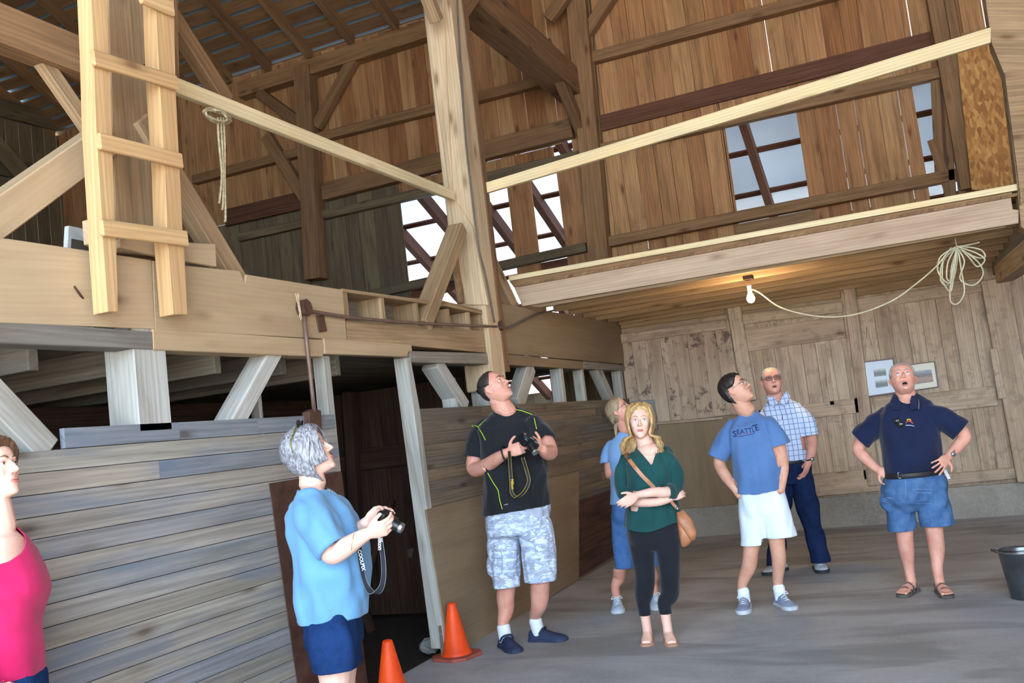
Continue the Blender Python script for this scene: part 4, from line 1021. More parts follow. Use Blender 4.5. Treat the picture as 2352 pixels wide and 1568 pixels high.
SOLE_W = plain('pale sole', s2l(200, 204, 208), .7); SOLE_D = plain('dark sole', s2l(50, 52, 58), .7); LACE_W = plain('white lace', s2l(226, 232, 240), .8); TAN = plain('tan leather', s2l(186, 122, 84), .45, var=.15, scale=18); TAN_F = plain('tan flat shoe', s2l(196, 150, 122), .6); SANDAL = plain('grey brown strap', s2l(92, 86, 82), .8)
STRAP = plain('black strap', s2l(34, 36, 44), .7); STRAP_E = plain('strap edge', s2l(150, 152, 156), .7); STRAP_Y = plain('yellow print', s2l(236, 196, 40), .6); PRINT_N = plain('navy print', s2l(30, 44, 92), .8); PRINT_R = plain('red print', s2l(170, 70, 90), .8); BELT = plain('dark belt leather', s2l(40, 36, 38), .5); GOLD = plain('gold ring', s2l(230, 200, 130), .25, .9)
def m_camo():
    m, nt, b = mat_new('grey camouflage'); tc = N(nt, 'ShaderNodeTexCoord').outputs['Object']; mp = mapping(nt, tc, (1, 1, 2.1))
    f = noise_n(nt, mp, 13, 3, .5, .6); g = noise_n(nt, mp, 9.3, 3, .5, .9)
    base = ramp(nt, f, [(0, s2l(214, 224, 240)), (.44, s2l(176, 190, 212)), (.54, s2l(150, 162, 184)), (.60, s2l(214, 224, 240))], 'CONSTANT')
    col = mixc(nt, ramp(nt, g, [(0, 0), (.57, 1)], 'CONSTANT'), base, s2l(166, 172, 190))
    nt.links.new(col, b.inputs['Base Color']); b.inputs['Roughness'].default_value = .9; return m
C_CAMO = m_camo()
def m_check():
    m, nt, b = mat_new('checked shirt'); tc = N(nt, 'ShaderNodeTexCoord').outputs['Object']
    sp = N(nt, 'ShaderNodeSeparateXYZ'); nt.links.new(tc, sp.inputs[0])
    def lines(s, off, w=.12):
        fr = math_n(nt, 'FRACT', math_n(nt, 'ADD', math_n(nt, 'MULTIPLY', s, 1 / .046), 40 + off)); return math_n(nt, 'LESS_THAN', math_n(nt, 'ABSOLUTE', math_n(nt, 'SUBTRACT', fr, .5)), w / 2)
    xs = math_n(nt, 'ADD', sp.outputs[0], math_n(nt, 'MULTIPLY', sp.outputs[1], .35))
    col = mixc(nt, 0.0, s2l(206, 216, 242), s2l(206, 216, 242)); blue = s2l(92, 116, 164); teal = s2l(104, 148, 176)
    col = mixc(nt, lines(xs, 0), col, blue); col = mixc(nt, lines(sp.outputs[2], .2), col, teal)
    nt.links.new(col, b.inputs['Base Color']); b.inputs['Roughness'].default_value = .9; return m
C_CHECK = m_check()
def legs_of(J, paths): return [limb([p if len(p) == 2 else (J(*p[:3]) if len(p) == 4 else J(p[0], p[1]), p[-1]) for p in pth], 16, 6) for pth in paths]
def mk_head(k, c, fwd, skin_list, roll=0, fat=1.0, jowl=0, nose=1.0):
    c, M3 = head_frame(c, fwd, UP, k, roll); skin_list += head_geo(c, M3, fat, nose, jowl); return c, M3
def neck(c, M3, base, r0, r1): return limb([(base, r0), (lerp(base, c + M3 @ Vector((0, -.03, -.07)), .55), (r0 + r1) / 2), (c + M3 @ Vector((0, -.025, -.045)), r1)], 16, 5)
def digital_camera(name, label, c, R, parts_mat, lens_len=.055, s=1.0):
    """compact camera: body box with grip, lens barrel, viewfinder hump; R = (right, lens direction, up)"""
    e = empty(name, c, label, 'camera'); r, f, u = [Vector(v).normalized() for v in R]; c = Vector(c)
    m = MB(); pts = [c + r * x * s + u * z * s - f * .02 * s for x, z in ((-.058, -.036), (.058, -.036), (.062, .02), (.05, .034), (.02, .036), (.012, .046), (-.022, .046), (-.03, .034), (-.058, .03))]
    m.prism(pts, f, .042 * s, r); m.build('camera_body', M_BLACK, e, .005)
    m = MB(); m.prism([c + r * x * s + u * z * s + f * .018 * s for x, z in ((-.060, -.034), (-.032, -.034), (-.032, .028), (-.060, .028))], f, .02 * s, u); m.build('grip', M_BLACK, e, .006)
    a = c + r * .008 * s + f * .02 * s
    V, F = tube_geo([a, a + f * lens_len * .5, a + f * lens_len * .5, a + f * lens_len], [.031 * s, .031 * s, .026 * s, .024 * s], 24); o = raw('lens', V, F, M_BLACK, e, False)
    V, F = tube_geo([a + f * lens_len * .86, a + f * (lens_len + .003)], [.0255 * s, .0245 * s], 24); o2 = raw('lens_ring', V, F, M_METAL, e, False); o2.parent = o
    V, F = tube_geo([a + f * lens_len, a + f * (lens_len + .002)], [.019 * s, .017 * s], 20); o2 = raw('lens_glass', V, F, LENSD, e, False); o2.parent = o
    V, F = tube_geo([c + r * -.044 * s + u * .034 * s, c + r * -.044 * s + u * .043 * s], .009 * s, 14); raw('shutter_button', V, F, M_METAL, e, False)
    return e
def strap(name, pts, w, parent, txt=None, edge=STRAP_E, tc=(.8, .8, .82), side=CR):
    """a flat camera strap with pale edges, a part of its camera"""
    pp = catmull(pts, 8); V = []; F = []; n = len(pp); E1 = []; E2 = []
    for i, p in enumerate(pp):
        d = (pp[min(i + 1, n - 1)] - pp[max(i - 1, 0)]).normalized(); a = Vector(side) - d * d.dot(Vector(side)); a.normalize(); b = d.cross(a)
        for x, y in ((-1, -1), (1, -1), (1, 1), (-1, 1)): V.append(p + a * w / 2 * x + b * .0009 * y)
        E1.append(p + a * w * .47); E2.append(p - a * w * .47)
    for i in range(n - 1):
        for k in range(4): k2 = (k + 1) % 4; F.append([i * 4 + k, i * 4 + k2, (i + 1) * 4 + k2, (i + 1) * 4 + k])
    F.append([0, 1, 2, 3]); F.append([n * 4 - 1, n * 4 - 2, n * 4 - 3, n * 4 - 4])
    o = raw(name, V, F, STRAP, parent, False)
    for E in (E1, E2):
        V, F = tube_geo(E, .0013, 5); e = raw('strap_edge', V, F, edge, parent); e.parent = o
    return o

# ---------------------------------------------------------------- man in the black shirt
def man_black():
    Y = 6.39; J = lambda x, y, d=0.0: P(x, y, 'y', Y + d)
    FT = [foot(1190, 1500, .35, .9, .31), foot(1304, 1470, .86, .42, .30)]
    root = person('person', (J(1215, 1470).x, Y, 0), 'tall man in a black t-shirt and grey camouflage shorts, holding a camera')
    B = []
    hc, M3 = mk_head(1.12, J(1137, 892, -.02), D(.74, .46, .55), B, 0, 1.16)
    B.append(neck(hc, M3, J(1163, 950, .03), .085, .068))
    rows = [(1116, 1258, 1160, .7, 0), (1114, 1258, 1120, .75, -.02), (1112, 1258, 1085, .75, -.03), (1108, 1250, 1050, .7, -.02), (1104, 1244, 1010, .62, 0), (1098, 1240, 982, .52, .02), (1108, 1228, 962, .44, .04), (1128, 1202, 946, .55, .05), (1142, 1186, 937, .7, .05)]
    B.append(torso(Y, rows, grow=-.022))
    aR = [(J(1112, 978, .02), .060), (J(1098, 1020, -.01), .064), (J(1088, 1074, -.05), .056), (J(1112, 1072, -.15), .054), (J(1140, 1054, -.24), .046), (J(1163, 1040, -.30), .035)]
    aL = [(J(1230, 974, .02), .060), (J(1250, 1005, 0), .062), (J(1264, 1036, -.05), .055), (J(1258, 1040, -.16), .05), (J(1250, 1036, -.24), .042), (J(1246, 1031, -.29), .034)]
    B += [limb(aR, 16, 5), limb(aL, 16, 5)]
    B += hand(J(1165, 1039, -.305), D(.88, .3, .2), D(.35, -.95, 0), 1, 1.12, (.75, .8, .85, .9), thumb=(.35, .1))
    B += hand(J(1244, 1030, -.30), D(-.50, .35, .45), D(-.6, -.75, -.1), -1, 1.08, (.8, .85, .9, .95), thumb=(.35, .1))
    B += legs_of(J, [[(1160, 1190, .1), (1164, 1290, .082), (1164, 1340, -.01, .068), (1161, 1370, .0, .066), (1162, 1400, .0, .058), (FT[0][2] + UP * .07, .040), (FT[0][2] - UP * .01, .036)],
                     [(1228, 1190, .1), (1236, 1290, .085), (1240, 1330, -.01, .070), (1240, 1355, .02, .070), (1238, 1388, .04, .060), (FT[1][2] + UP * .07, .040), (FT[1][2] - UP * .01, .036)]])
    bo = body(B, SK_R, root)
    add_islands(bo, face_items(hc, M3, IR_BR, LIPM, H_SALT, look=(0, -.3)))
    hair_shell('hair', hc, M3, [(0, .93), (30, .92), (50, .86), (66, .7), (80, .56), (100, .60), (114, .38), (135, .22), (180, .16)], .009, H_SALT, root, 3, 1.06)
    # stubble beard of the chin
    T = lambda v: hc + M3 @ Vector(v)
    V, F = join_geo([ball(T((0, .0785, -.102)), .016, .0095, .011, M3, 12)]); o = raw('beard', V, F, H_STUB, root); o['label'] = 'short grey chin beard'
    # sunglasses pushed up on the back of the head
    sg = empty('sunglasses', hc + M3 @ Vector((0, -.085, .05)), 'black sunglasses on the back of the head of the man in the black t-shirt', 'sunglasses')
    L = []
    for s in (-1, 1):
        lo = [T((s * (.034 + .024 * math.cos(a)), -.106 + .012 * abs(math.cos(a)) , .055 + .016 * math.sin(a))) for a in [2 * math.pi * k / 14 for k in range(14)]]; V, F = tube_geo(lo + [lo[0]], .0022, 6); raw('frame', V, F, M_BLACK, sg); raw('lens', lo, [list(range(14))], LENSD, sg, False)
        V, F = tube_geo([T((s * .058, -.094, .058)), T((s * .084, -.04, .048)), T((s * .088, .0, .03))], .0022, 6); raw('temple', V, F, M_BLACK, sg)
    # shirt
    rows = [(1110, 1268, 1192, .74, 0), (1111, 1263, 1170, .74, 0)] + rows[1:]
    sl = [limb([(J(1120, 978, .03), .070), (J(1103, 1006, 0), .082), (J(1091, 1048, -.03), .082), (J(1089, 1060, -.04), .080)], 18, 5), limb_open([(J(1222, 974, .03), .070), (J(1240, 990, .01), .076), (J(1254, 1014, -.04), .078)])]
    a_, b_ = J(1090, 1050, -.03), J(1254, 1014, -.03)
    sh = cloth('t_shirt', [torso(Y, rows)] + sl, .0062, C_BLACK, root, [plane_cut(J(1188, 1170), (.06, 0, -1)), near_cut(a_, J(1086, 1085, -.05) - J(1100, 1010, 0), .115), ball_cut(J(1163, 934, -.0), .082, .095, .075)], folds=.007, seed=2, sm=7)
    fit(bo, sh, skip=[(J(1112, 1074, -.15), .075), (J(1136, 1058, -.22), .085), (J(1163, 1040, -.3), .09), (J(1090, 1080, -.05), .06), (J(1250, 1036, -.24), .10), (J(1262, 1042, -.1), .075)])
    tr = tree_of(sh)
    for n_, pts in enumerate(([(1129, 946), (1112, 962), (1095, 978)], [(1084, 978), (1088, 977), (1095, 981), (1104, 994), (1113, 1011)], [(1178, 937), (1200, 941), (1225, 950)], [(1228, 958), (1234, 985)], [(1119, 1087), (1132, 1110), (1143, 1128), (1147, 1150), (1153, 1172)])):
        line_on(tr, [J(x, y, -.3) for x, y in pts], .0028, C_LIME, sh, 'seam', CT, .004)
        line_on(tr, [J(1157, 1162, -.3), J(1166, 1160, -.3)], .0024, C_SOCK, sh, 'printed_mark')
    # shorts
    hip = torso(Y, [(1122, 1258, 1225, .72, 0), (1118, 1262, 1180, .72, 0), (1118, 1258, 1150, .7, 0)])
    lg = [limb([(J(1158, 1200), .120), (J(1158, 1260), .118), (J(1161, 1310, -.01), .104), (J(1163, 1350, -.01), .098), (J(1163, 1385, 0), .098)], 18, 5), limb([(J(1228, 1200), .122), (J(1236, 1260), .122), (J(1241, 1310, 0), .115), (J(1243, 1335, 0), .114), (J(1243, 1372, 0), .114)], 18, 5),
          ball(J(1129, 1300, -.03), .035, .05, .07)]
    so = cloth('shorts', [hip] + lg, .0066, C_CAMO, root, sm=14, cuts=[near_cut(J(1163, 1347, -.01), (0, 0, -1), .2), near_cut(J(1243, 1333, 0), (0, 0, -1), .14)], folds=.007, fs=(9, 9, 3), seed=5)
    fit(bo, so)
    tr2 = tree_of(so)
    for pts in ([(1127, 1275), (1150, 1277), (1151, 1325)], [(1127, 1290), (1150, 1291)]):
        line_on(tr2, [J(x, y, -.3) for x, y in pts], .002, plain('grey blue seam thread', s2l(120, 132, 160)), so, 'pocket_seam')  # seam lines darker than the camouflage cloth
    for a, b, an in FT:
        s = shoe('clog', a, b, CLOG, CLOG, root, .098, .058, None, .022); s['label'] = 'navy blue rubber clog'; foot_sock('sock', an + UP * .045, a, b, C_SOCK, root, .048)
        dd = (Vector((b.x, b.y, 0)) - Vector((a.x, a.y, 0))).normalized(); ss = Vector((-dd.y, dd.x, 0)); q = Vector((a.x, a.y, 0)) + dd * .10
        V, F = tube_geo(catmull([q + ss * .05 + UP * .055, q + dd * .02 + ss * .035 + UP * .088, q + dd * .03 + UP * .097, q + dd * .02 - ss * .035 + UP * .088, q - ss * .05 + UP * .055], 4), .009, 8, (1, .5)); raw('strap', V, F, CLOG, root).parent = s
    # wrist band and rings
    w = J(1160, 1043, -.29); d = D(.88, .3, .2); V, F = tube_geo([w + (d.orthogonal() * math.cos(a) + d.cross(d.orthogonal()) * math.sin(a)) * .0405 for a in [2 * math.pi * k / 20 for k in range(21)]], .006, 6, (1, 1)); raw('wristband', V, F, M_BLACK, root)
    cam_ = digital_camera('digital_camera', 'black camera held at chest height by the man in the black t-shirt', J(1214, 1014, -.40), (D(.75, .25, -.5), D(.35, .45, -.8), D(.5, .5, .7)), None, .07, 1.05)
    pts = [J(1172, 1035, -.33), J(1175, 1080, -.27), J(1177, 1110, -.26), J(1178, 1130, -.26), J(1188, 1140, -.26), J(1205, 1130, -.26), J(1217, 1105, -.26), J(1212, 1080, -.27), J(1203, 1050, -.32)]
    st = strap('strap', [p - Vector((0, .02, 0)) for p in pts], .022, cam_, edge=STRAP_Y); st['label'] = 'black strap edged in yellow, hanging in a loop'
    decal_text('Nikon', None, J(1177, 1112, -.287), D(-.05, 0, -1), D(1, 0, 0), .028, STRAP_Y, cam_, 'lettering', bold=.02).parent = st
man_black()

# ---------------------------------------------------------------- young woman in the green blouse
def woman_green():
    Y = 6.40; J = lambda x, y, d=0.0: P(x, y, 'y', Y + d)
    root = person('person', (J(1510, 1478).x, Y, 0), 'young woman with long blond hair in a dark green blouse and black leggings, arms crossed')
    FT = [foot(1484, 1486, -.22, 1, .25), foot(1546, 1486, -.02, 1, .25)]
    B = []; hc, M3 = mk_head(1.0, J(1470, 967, -.03), D(-.16, 1, .04), B, -.06, 1.03)
    B.append(neck(hc, M3, J(1488, 1030, .0), .062, .052))
    B.append(ball(J(1492, 1036, -.02), .10, .07, .06))
    rows = [(1438, 1560, 1200, .72, 0), (1438, 1558, 1168, .70, 0), (1446, 1548, 1130, .66, -.01), (1444, 1544, 1095, .72, -.02), (1440, 1546, 1068, .70, -.02), (1440, 1544, 1046, .58, .0), (1450, 1534, 1032, .48, .02), (1472, 1514, 1022, .6, .02)]
    B.append(torso(Y, rows, grow=-.018))
    aL = [(J(1438, 1050, .02), .045), (J(1430, 1090, 0), .043), (J(1432, 1128, -.02), .04), (J(1455, 1150, -.12), .036), (J(1500, 1153, -.16), .031), (J(1530, 1148, -.13), .026), (J(1545, 1140, -.10), .024)]
    aR = [(J(1538, 1048, .02), .045), (J(1550, 1085, 0), .043), (J(1548, 1124, -.04), .040), (J(1530, 1130, -.14), .038), (J(1500, 1130, -.20), .033), (J(1470, 1135, -.225), .025), (J(1462, 1137, -.225), .024)]
    B += [limb(aL, 14, 5), limb(aR, 14, 5)]
    B += hand(J(1463, 1137, -.225), D(-.85, .25, -.35), D(-.35, -.8, -.3), -1, .92, (.35, .45, .55, .6), thumb=(.6, .1))
    B += hand(J(1540, 1143, -.10), D(.85, -.3, .25), D(0, -.9, -.3), 1, .9, (.4, .4, .4, .4))
    B += legs_of(J, [[(1470, 1215, .085), (1476, 1270, .075), (1482, 1330, -.01, .058), (1480, 1370, .02, .055), (FT[0][2] + UP * .10, .037), (FT[0][2] + UP * .0, .032), (FT[0][2] - UP * .05, .034)],
                     [(1530, 1215, .085), (1536, 1270, .075), (1538, 1330, -.01, .058), (1537, 1370, .02, .055), (FT[1][2] + UP * .10, .037), (FT[1][2] + UP * .0, .032), (FT[1][2] - UP * .05, .034)]])
    for a, b, an in FT:
        d = (b - a).normalized(); s = Vector((-d.y, d.x, 0))
        B.append(ring_loft([(a + UP * .045, s * .022, UP * .03), (a + d * .05 + UP * .045, s * .03, UP * .04), (a + d * .11 + UP * .034, s * .034, UP * .03), (a + d * .17 + UP * .022, s * .039, UP * .018), (a + d * .205 + UP * .018, s * .030, UP * .013)], 16))
        sh = shoe('ballet_flat', a - d * .012, b, TAN_F, TAN_F, root, .036, .045, None, .008)
    bo = body(B, SK_F, root); add_islands(bo, face_items(hc, M3, IR_BL, LIP, H_BLOND, look=(.5, .1), eyew=1.12))
    # hair: coat plus long locks falling to the shoulders
    hair_shell('hair', hc, M3, [(0, .84), (25, .82), (45, .70), (62, .52), (80, .42), (110, .25), (180, .05)], .017, H_BLOND, root, 4, 1.03)
    def st(i, g): s = 1 if i % 2 else -1; return s * math.radians(g.uniform(54, 178)), g.uniform(.80, .97)
    def pth(u, z, g):
        s = 1 if u > 0 else -1; a = abs(u); a0 = math.radians(20) + .35 * a; pts = []
        for zz, off, aa in ((.96, .018, s * a0), (.85, .022, s * lerp(a0, a, .5)), (.62, .024, s * a), (.4, .028, s * a), (.2, .034, s * a)): pts.append(skull(aa, zz, off + g.uniform(-.004, .005)))
        x, y = pts[-1].x * 1.12, pts[-1].y; w = g.uniform(-.01, .014)
        pts.append(Vector((x * 1.15 + s * .018 + w, y * 1.0, -.115))); pts.append(Vector((x * 1.3 + s * .026 - w, y * .96 + .008, -.165 + g.uniform(-.01, .01)))); pts.append(Vector((x * 1.36 + s * .02 + w, y * .92 + .012, -.205 + g.uniform(-.02, .02))))
        return pts
    strands('hair_locks', hc, M3, 420, st, pth, .0033, H_BLOND, root, 5)
    def st2(i, g): return math.radians(g.uniform(-40, 25)), .9
    def pf(u, z, g):      # side swept fringe
        e = math.radians(g.uniform(45, 62)); k = g.uniform(0, 1)
        return [skull(math.radians(-25), .985, .014), skull(lerp(math.radians(-25), e, .35), lerp(.95, .90, k), .016), skull(lerp(math.radians(-25), e, .7), lerp(.86, .76, k), .014), skull(e, lerp(.74, .62, k), .014), skull(e + .25, .5, .016)]
    def pf2(u, z, g): return [Vector((-p.x, p.y, p.z)) for p in pf(u, z, g)]
    strands('fringe', hc, M3, 26, st2, pf2, .0055, H_BLOND, root, 6)
    # blouse with V neck, sleeves to below the elbow
    def grown(a, gr): return [(p, r + gr) for p, r in a]
    rows2 = [(1436, 1562, 1235, .74, 0), (1436, 1562, 1208, .74, 0)] + rows[1:]
    sl = [limb([(aL[0][0] + Vector((.01, 0, -.01)), .055)] + grown(aL[1:4], .014), 16, 5), limb([(aR[0][0] + Vector((-.01, 0, -.01)), .055)] + grown(aR[1:4], .014), 16, 5)]
    def vneck(q):
        c = np.array(J(1487, 1042, 0)); r = np.array(CR); t = np.array(CT); x = np.abs((q - c) @ r); f = (q - c) @ t; z = q[:, 2] - c[2]
        return np.where((f > 0) & (x < .062 * (z + .075) / .105) & (z > -.075), 1.0, -1.0)
    hemc = J(1497, 1208)
    bl = cloth('blouse', [torso(Y, rows2)] + sl, .0058, C_GREEN, root, [lambda q: (hemc.z - .0) - q[:, 2] - .02 * np.cos((q[:, 0] - hemc.x) * 14), vneck, ball_cut(J(1487, 1018, .01), .066, .07, .05), near_cut(J(1530, 1131, -.13), J(1500, 1130, -.2) - J(1545, 1128, -.06), .075, .08), near_cut(J(1452, 1149, -.11), J(1500, 1153, -.16) - J(1445, 1145, -.08), .07, .06)], folds=.006, fs=(11, 11, 2.5), seed=7, thick=.002, sm=6)
    lgs = cloth('leggings', [torso(Y, [(1442, 1556, 1190, .7, 0), (1441, 1558, 1215, .72, 0), (1445, 1554, 1234, .66, 0), (1462, 1538, 1262, .5, 0)][::-1])] + legs_of(J, [[(1470, 1222, .094), (1476, 1270, .083), (1482, 1330, -.01, .066), (1479, 1365, .02, .063), (FT[0][2] + UP * .155, .047), (FT[0][2] + UP * .09, .042), (FT[0][2] + UP * .05, .042)], [(1529, 1222, .094), (1536, 1270, .083), (1538, 1330, -.01, .066), (1538, 1365, .02, .063), (FT[1][2] + UP * .155, .047), (FT[1][2] + UP * .09, .042), (FT[1][2] + UP * .05, .042)]]), .0058, C_LEG, root, sm=14, cuts=[near_cut(FT[0][2] + UP * .07, (0, 0, -1), .07, .12), near_cut(FT[1][2] + UP * .085, (0, 0, -1), .07, .12)], folds=.0015, seed=8, thick=.001)
    fit(bo, bl, skip=[(J(x, y, d), .085) for x, y, d in ((1463, 1137, -.225), (1490, 1135, -.2), (1515, 1135, -.18), (1470, 1152, -.14), (1500, 1153, -.16), (1530, 1148, -.13), (1550, 1142, -.08), (1440, 1145, -.22))]); fit(bo, lgs, .004)
    tr = tree_of(bl)
    # shoulder bag
    bag = empty('shoulder_bag', J(1576, 1215, .0), 'brown leather shoulder bag hanging at the hip of the woman in the green blouse', 'bag')
    pts = [J(1432, 1036, .02), J(1440, 1034, -.2), J(1455, 1060, -.3), J(1478, 1090, -.3), J(1500, 1112, -.3), J(1512, 1124, -.3)]
    out = []
    for p in catmull(pts[1:], 8):
        h = tr[0].ray_cast(p + CT * .4 - tr[1], -CT); out.append(h[0] + tr[1] + CT * .008 if h[0] is not None else p)
    out = [J(1434, 1032, .05), J(1436, 1031, .0)] + out
    def ribbon(pp, w, t, mat, nm):
        V = []; F = []; n = len(pp)
        for i, p in enumerate(pp):
            d = (pp[min(i + 1, n - 1)] - pp[max(i - 1, 0)]).normalized(); a = d.cross(CT).normalized(); b = CT
            for x, y in ((-1, -1), (1, -1), (1, 1), (-1, 1)): V.append(p + a * w / 2 * x + b * t / 2 * y)
        for i in range(n - 1):
            for k in range(4): k2 = (k + 1) % 4; F.append([i * 4 + k, i * 4 + k2, (i + 1) * 4 + k2, (i + 1) * 4 + k])
        F.append([0, 1, 2, 3]); F.append([n * 4 - 1, n * 4 - 2, n * 4 - 3, n * 4 - 4]); return raw(nm, V, F, mat, bag, False)
    ribbon(out, .026, .004, TAN, 'strap')
    ribbon(catmull([J(1535, 1140, -.12), J(1542, 1152, -.11), J(1556, 1168, -.08)], 5), .020, .004, TAN, 'strap')
    for x, y in ((1552, 1162), (1556, 1168)): V, F = ball(J(x, y, -.09), .009); raw('buckle', V, F, M_METAL, bag)
    V = []; R = []
    for px, py, hw, hd in ((1562, 1172, .030, .02), (1570, 1195, .052, .035), (1578, 1225, .060, .045), (1577, 1245, .050, .04), (1573, 1256, .022, .02)):
        R.append((J(px, py, -.02), (CR * .9 + UP * .15) * hw, CT * hd))
    V, F = ring_loft(R, 24, 2.6); raw('pouch', V, F, TAN, bag).modifiers.new('s', 'SUBSURF').render_levels = 1
    R = [(J(px, py, -.045), (CR * .9 + UP * .15) * hw, CT * hd) for px, py, hw, hd in ((1562, 1174, .030, .02), (1573, 1196, .050, .028), (1588, 1222, .040, .025), (1592, 1240, .016, .012))]
    V, F = ring_loft(R, 24, 2.6); raw('flap', V, F, TAN, bag)
woman_green()
# ---------------------------------------------------------------- man in the Seattle shirt
def man_seattle():
    Y = 7.3; J = lambda x, y, d=0.0: P(x, y, 'y', Y + d)
    root = person('person', (J(1760, 1400).x, Y, 0), 'man with glasses in a blue lettered t-shirt and white shorts')
    FT = [foot(1706, 1412, -.34, 1, .29), foot(1824, 1402, .14, 1, .29)]
    B = []; hc, M3 = mk_head(1.05, J(1691, 895, -.02), D(.72, .52, .46), B, 0, 1.10)
    B.append(neck(hc, M3, J(1714, 944, .02), .074, .062))
    rows = [(1696, 1794, 1112, .78, -.02), (1690, 1798, 1090, .8, -.03), (1684, 1794, 1050, .76, -.02), (1677, 1786, 1010, .66, 0), (1675, 1778, 982, .54, .01), (1682, 1764, 963, .46, .03), (1694, 1742, 950, .55, .04), (1700, 1732, 942, .7, .04)]
    B.append(torso(Y, rows, grow=-.02))
    aL = [(J(1682, 975, .02), .052), (J(1662, 1020, 0), .050), (J(1652, 1062, 0), .045), (J(1668, 1095, -.05), .042), (J(1690, 1124, -.09), .031), (J(1703, 1142, -.09), .034)]
    aR = [(J(1768, 972, .02), .052), (J(1786, 1010, 0), .050), (J(1796, 1050, 0), .044), (J(1799, 1075, -.04), .041), (J(1798, 1100, -.07), .031), (J(1792, 1125, -.07), .034)]
    B += [limb(aL, 14, 5), limb(aR, 14, 5)]
    B += legs_of(J, [[(1725, 1140, .085), (1728, 1220, .07), (1724, 1268, -.01, .058), (1720, 1300, .02, .056), (FT[0][2] + UP * .08, .038), (FT[0][2] - UP * .01, .035)], [(1778, 1140, .085), (1782, 1210, .07), (1785, 1250, -.01, .058), (1789, 1285, .02, .054), (FT[1][2] + UP * .08, .038), (FT[1][2] - UP * .01, .035)]])
    bo = body(B, SK_T, root); add_islands(bo, face_items(hc, M3, IR_BR, LIPM, H_DARK, look=(.2, -.1)))
    hair_shell('hair', hc, M3, [(0, .86), (25, .84), (45, .78), (62, .66), (80, .58), (100, .60), (114, .36), (135, .14), (180, .06)], .015, H_DARK, root, 5, 1.05, back=1.3)
    glasses(hc, M3, M_METAL, LENS, root, rim=.0018)
    rows2 = [(1692, 1796, 1160, .8, -.02), (1692, 1796, 1128, .8, -.02)] + rows[1:]
    sl = [limb([(J(1690, 978, .03), .062), (J(1668, 1012, 0), .076), (J(1650, 1048, -.01), .082), (J(1646, 1060, -.01), .084)], 18, 5), limb([(J(1762, 972, .03), .062), (J(1780, 1000, 0), .070), (J(1792, 1020, -.01), .072), (J(1796, 1032, -.01), .074)], 18, 5)]
    hem = J(1744, 1130)
    sh = cloth('t_shirt', [torso(Y, rows2)] + sl, .0062, C_SEA, root, [lambda q: hem.z + .10 * np.abs(q[:, 0] - hem.x) - q[:, 2] - (np.abs(q[:, 0] - hem.x) > .22) * .5, near_cut(J(1649, 1050, -.01), J(1640, 1085) - J(1668, 1012), .13, .14), near_cut(J(1792, 1022, -.01), J(1800, 1060) - J(1780, 1000), .095, .15), ball_cut(J(1715, 938, .0), .075, .085, .055)], folds=.0065, seed=12, sm=7)
    fit(bo, sh)
    tr = tree_of(sh); r_, u_ = D(1, 0, .0), UP
    c = J(1725, 992, -.3)
    decal_text('Seattle'.upper()[1:-1], tr, J(1729, 990, -.3), P(1800, 983, 'y', Y) - P(1700, 996, 'y', Y), P(1740, 940, 'y', Y) - P(1748, 990, 'y', Y), .050, PRINT_N, sh, 'lettering', bold=.015)
    for ch, px, py, s in (('S', 1702, 997, .064), ('E', 1757, 982, .064)):
        decal_text(ch, tr, J(px, py, -.3), P(1800, 983, 'y', Y) - P(1700, 996, 'y', Y), P(1740, 940, 'y', Y) - P(1748, 990, 'y', Y), s, PRINT_N, sh, 'lettering', bold=.02)
    line_on(tr, [J(1704, 1000, -.3), J(1725, 997, -.3), J(1748, 992, -.3)], .0014, PRINT_R, sh, 'printed_line')
    line_on(tr, [J(1707, 1003, -.3), J(1727, 1000, -.3), J(1750, 995, -.3)], .0022, PRINT_N, sh, 'printed_line')
    for tri in ([(1744, 979), (1752, 976), (1747, 966)], [(1741, 981), (1754, 977), (1748, 975)]):
        pts = [J(x, y, -.3) for x, y in tri]; o = []
        for p in pts:
            h = tr[0].ray_cast(p + CT * .4 - tr[1], -CT); o.append((h[0] if h[0] is not None else p) + tr[1] + CT * .005)
        raw('printed_sail', o, [[0, 1, 2]], PRINT_N, sh, False)
    so = cloth('shorts', [torso(Y, [(1716, 1784, 1205, .6, 0), (1704, 1794, 1172, .76, 0), (1698, 1800, 1130, .78, 0), (1700, 1796, 1104, .76, -.01)]), limb([(J(1728, 1140), .095), (J(1730, 1190, 0), .102), (J(1731, 1250, -.01), .093), (J(1731, 1290, 0), .093)], 18, 5), limb([(J(1772, 1140), .10), (J(1782, 1185, 0), .112), (J(1795, 1232, 0), .108), (J(1800, 1275, 0), .108)], 18, 5)], .0064, C_WHITE, root, sm=14, cuts=[near_cut(J(1732, 1250, -.01), (0, 0, -1), .125, .2), near_cut(J(1795, 1231, 0), (0, 0, -1), .16, .2)], folds=.005, fs=(9, 9, 2.5), seed=14); fit(bo, so)
    for a, b, an in FT: shoe('sneaker', a, b, SNEAK_B, SOLE_W, root, .105, .052, None, .028, lace=LACE_W); foot_sock('sock', an + UP * .035, a, b, C_SOCK, root, .044)
man_seattle()

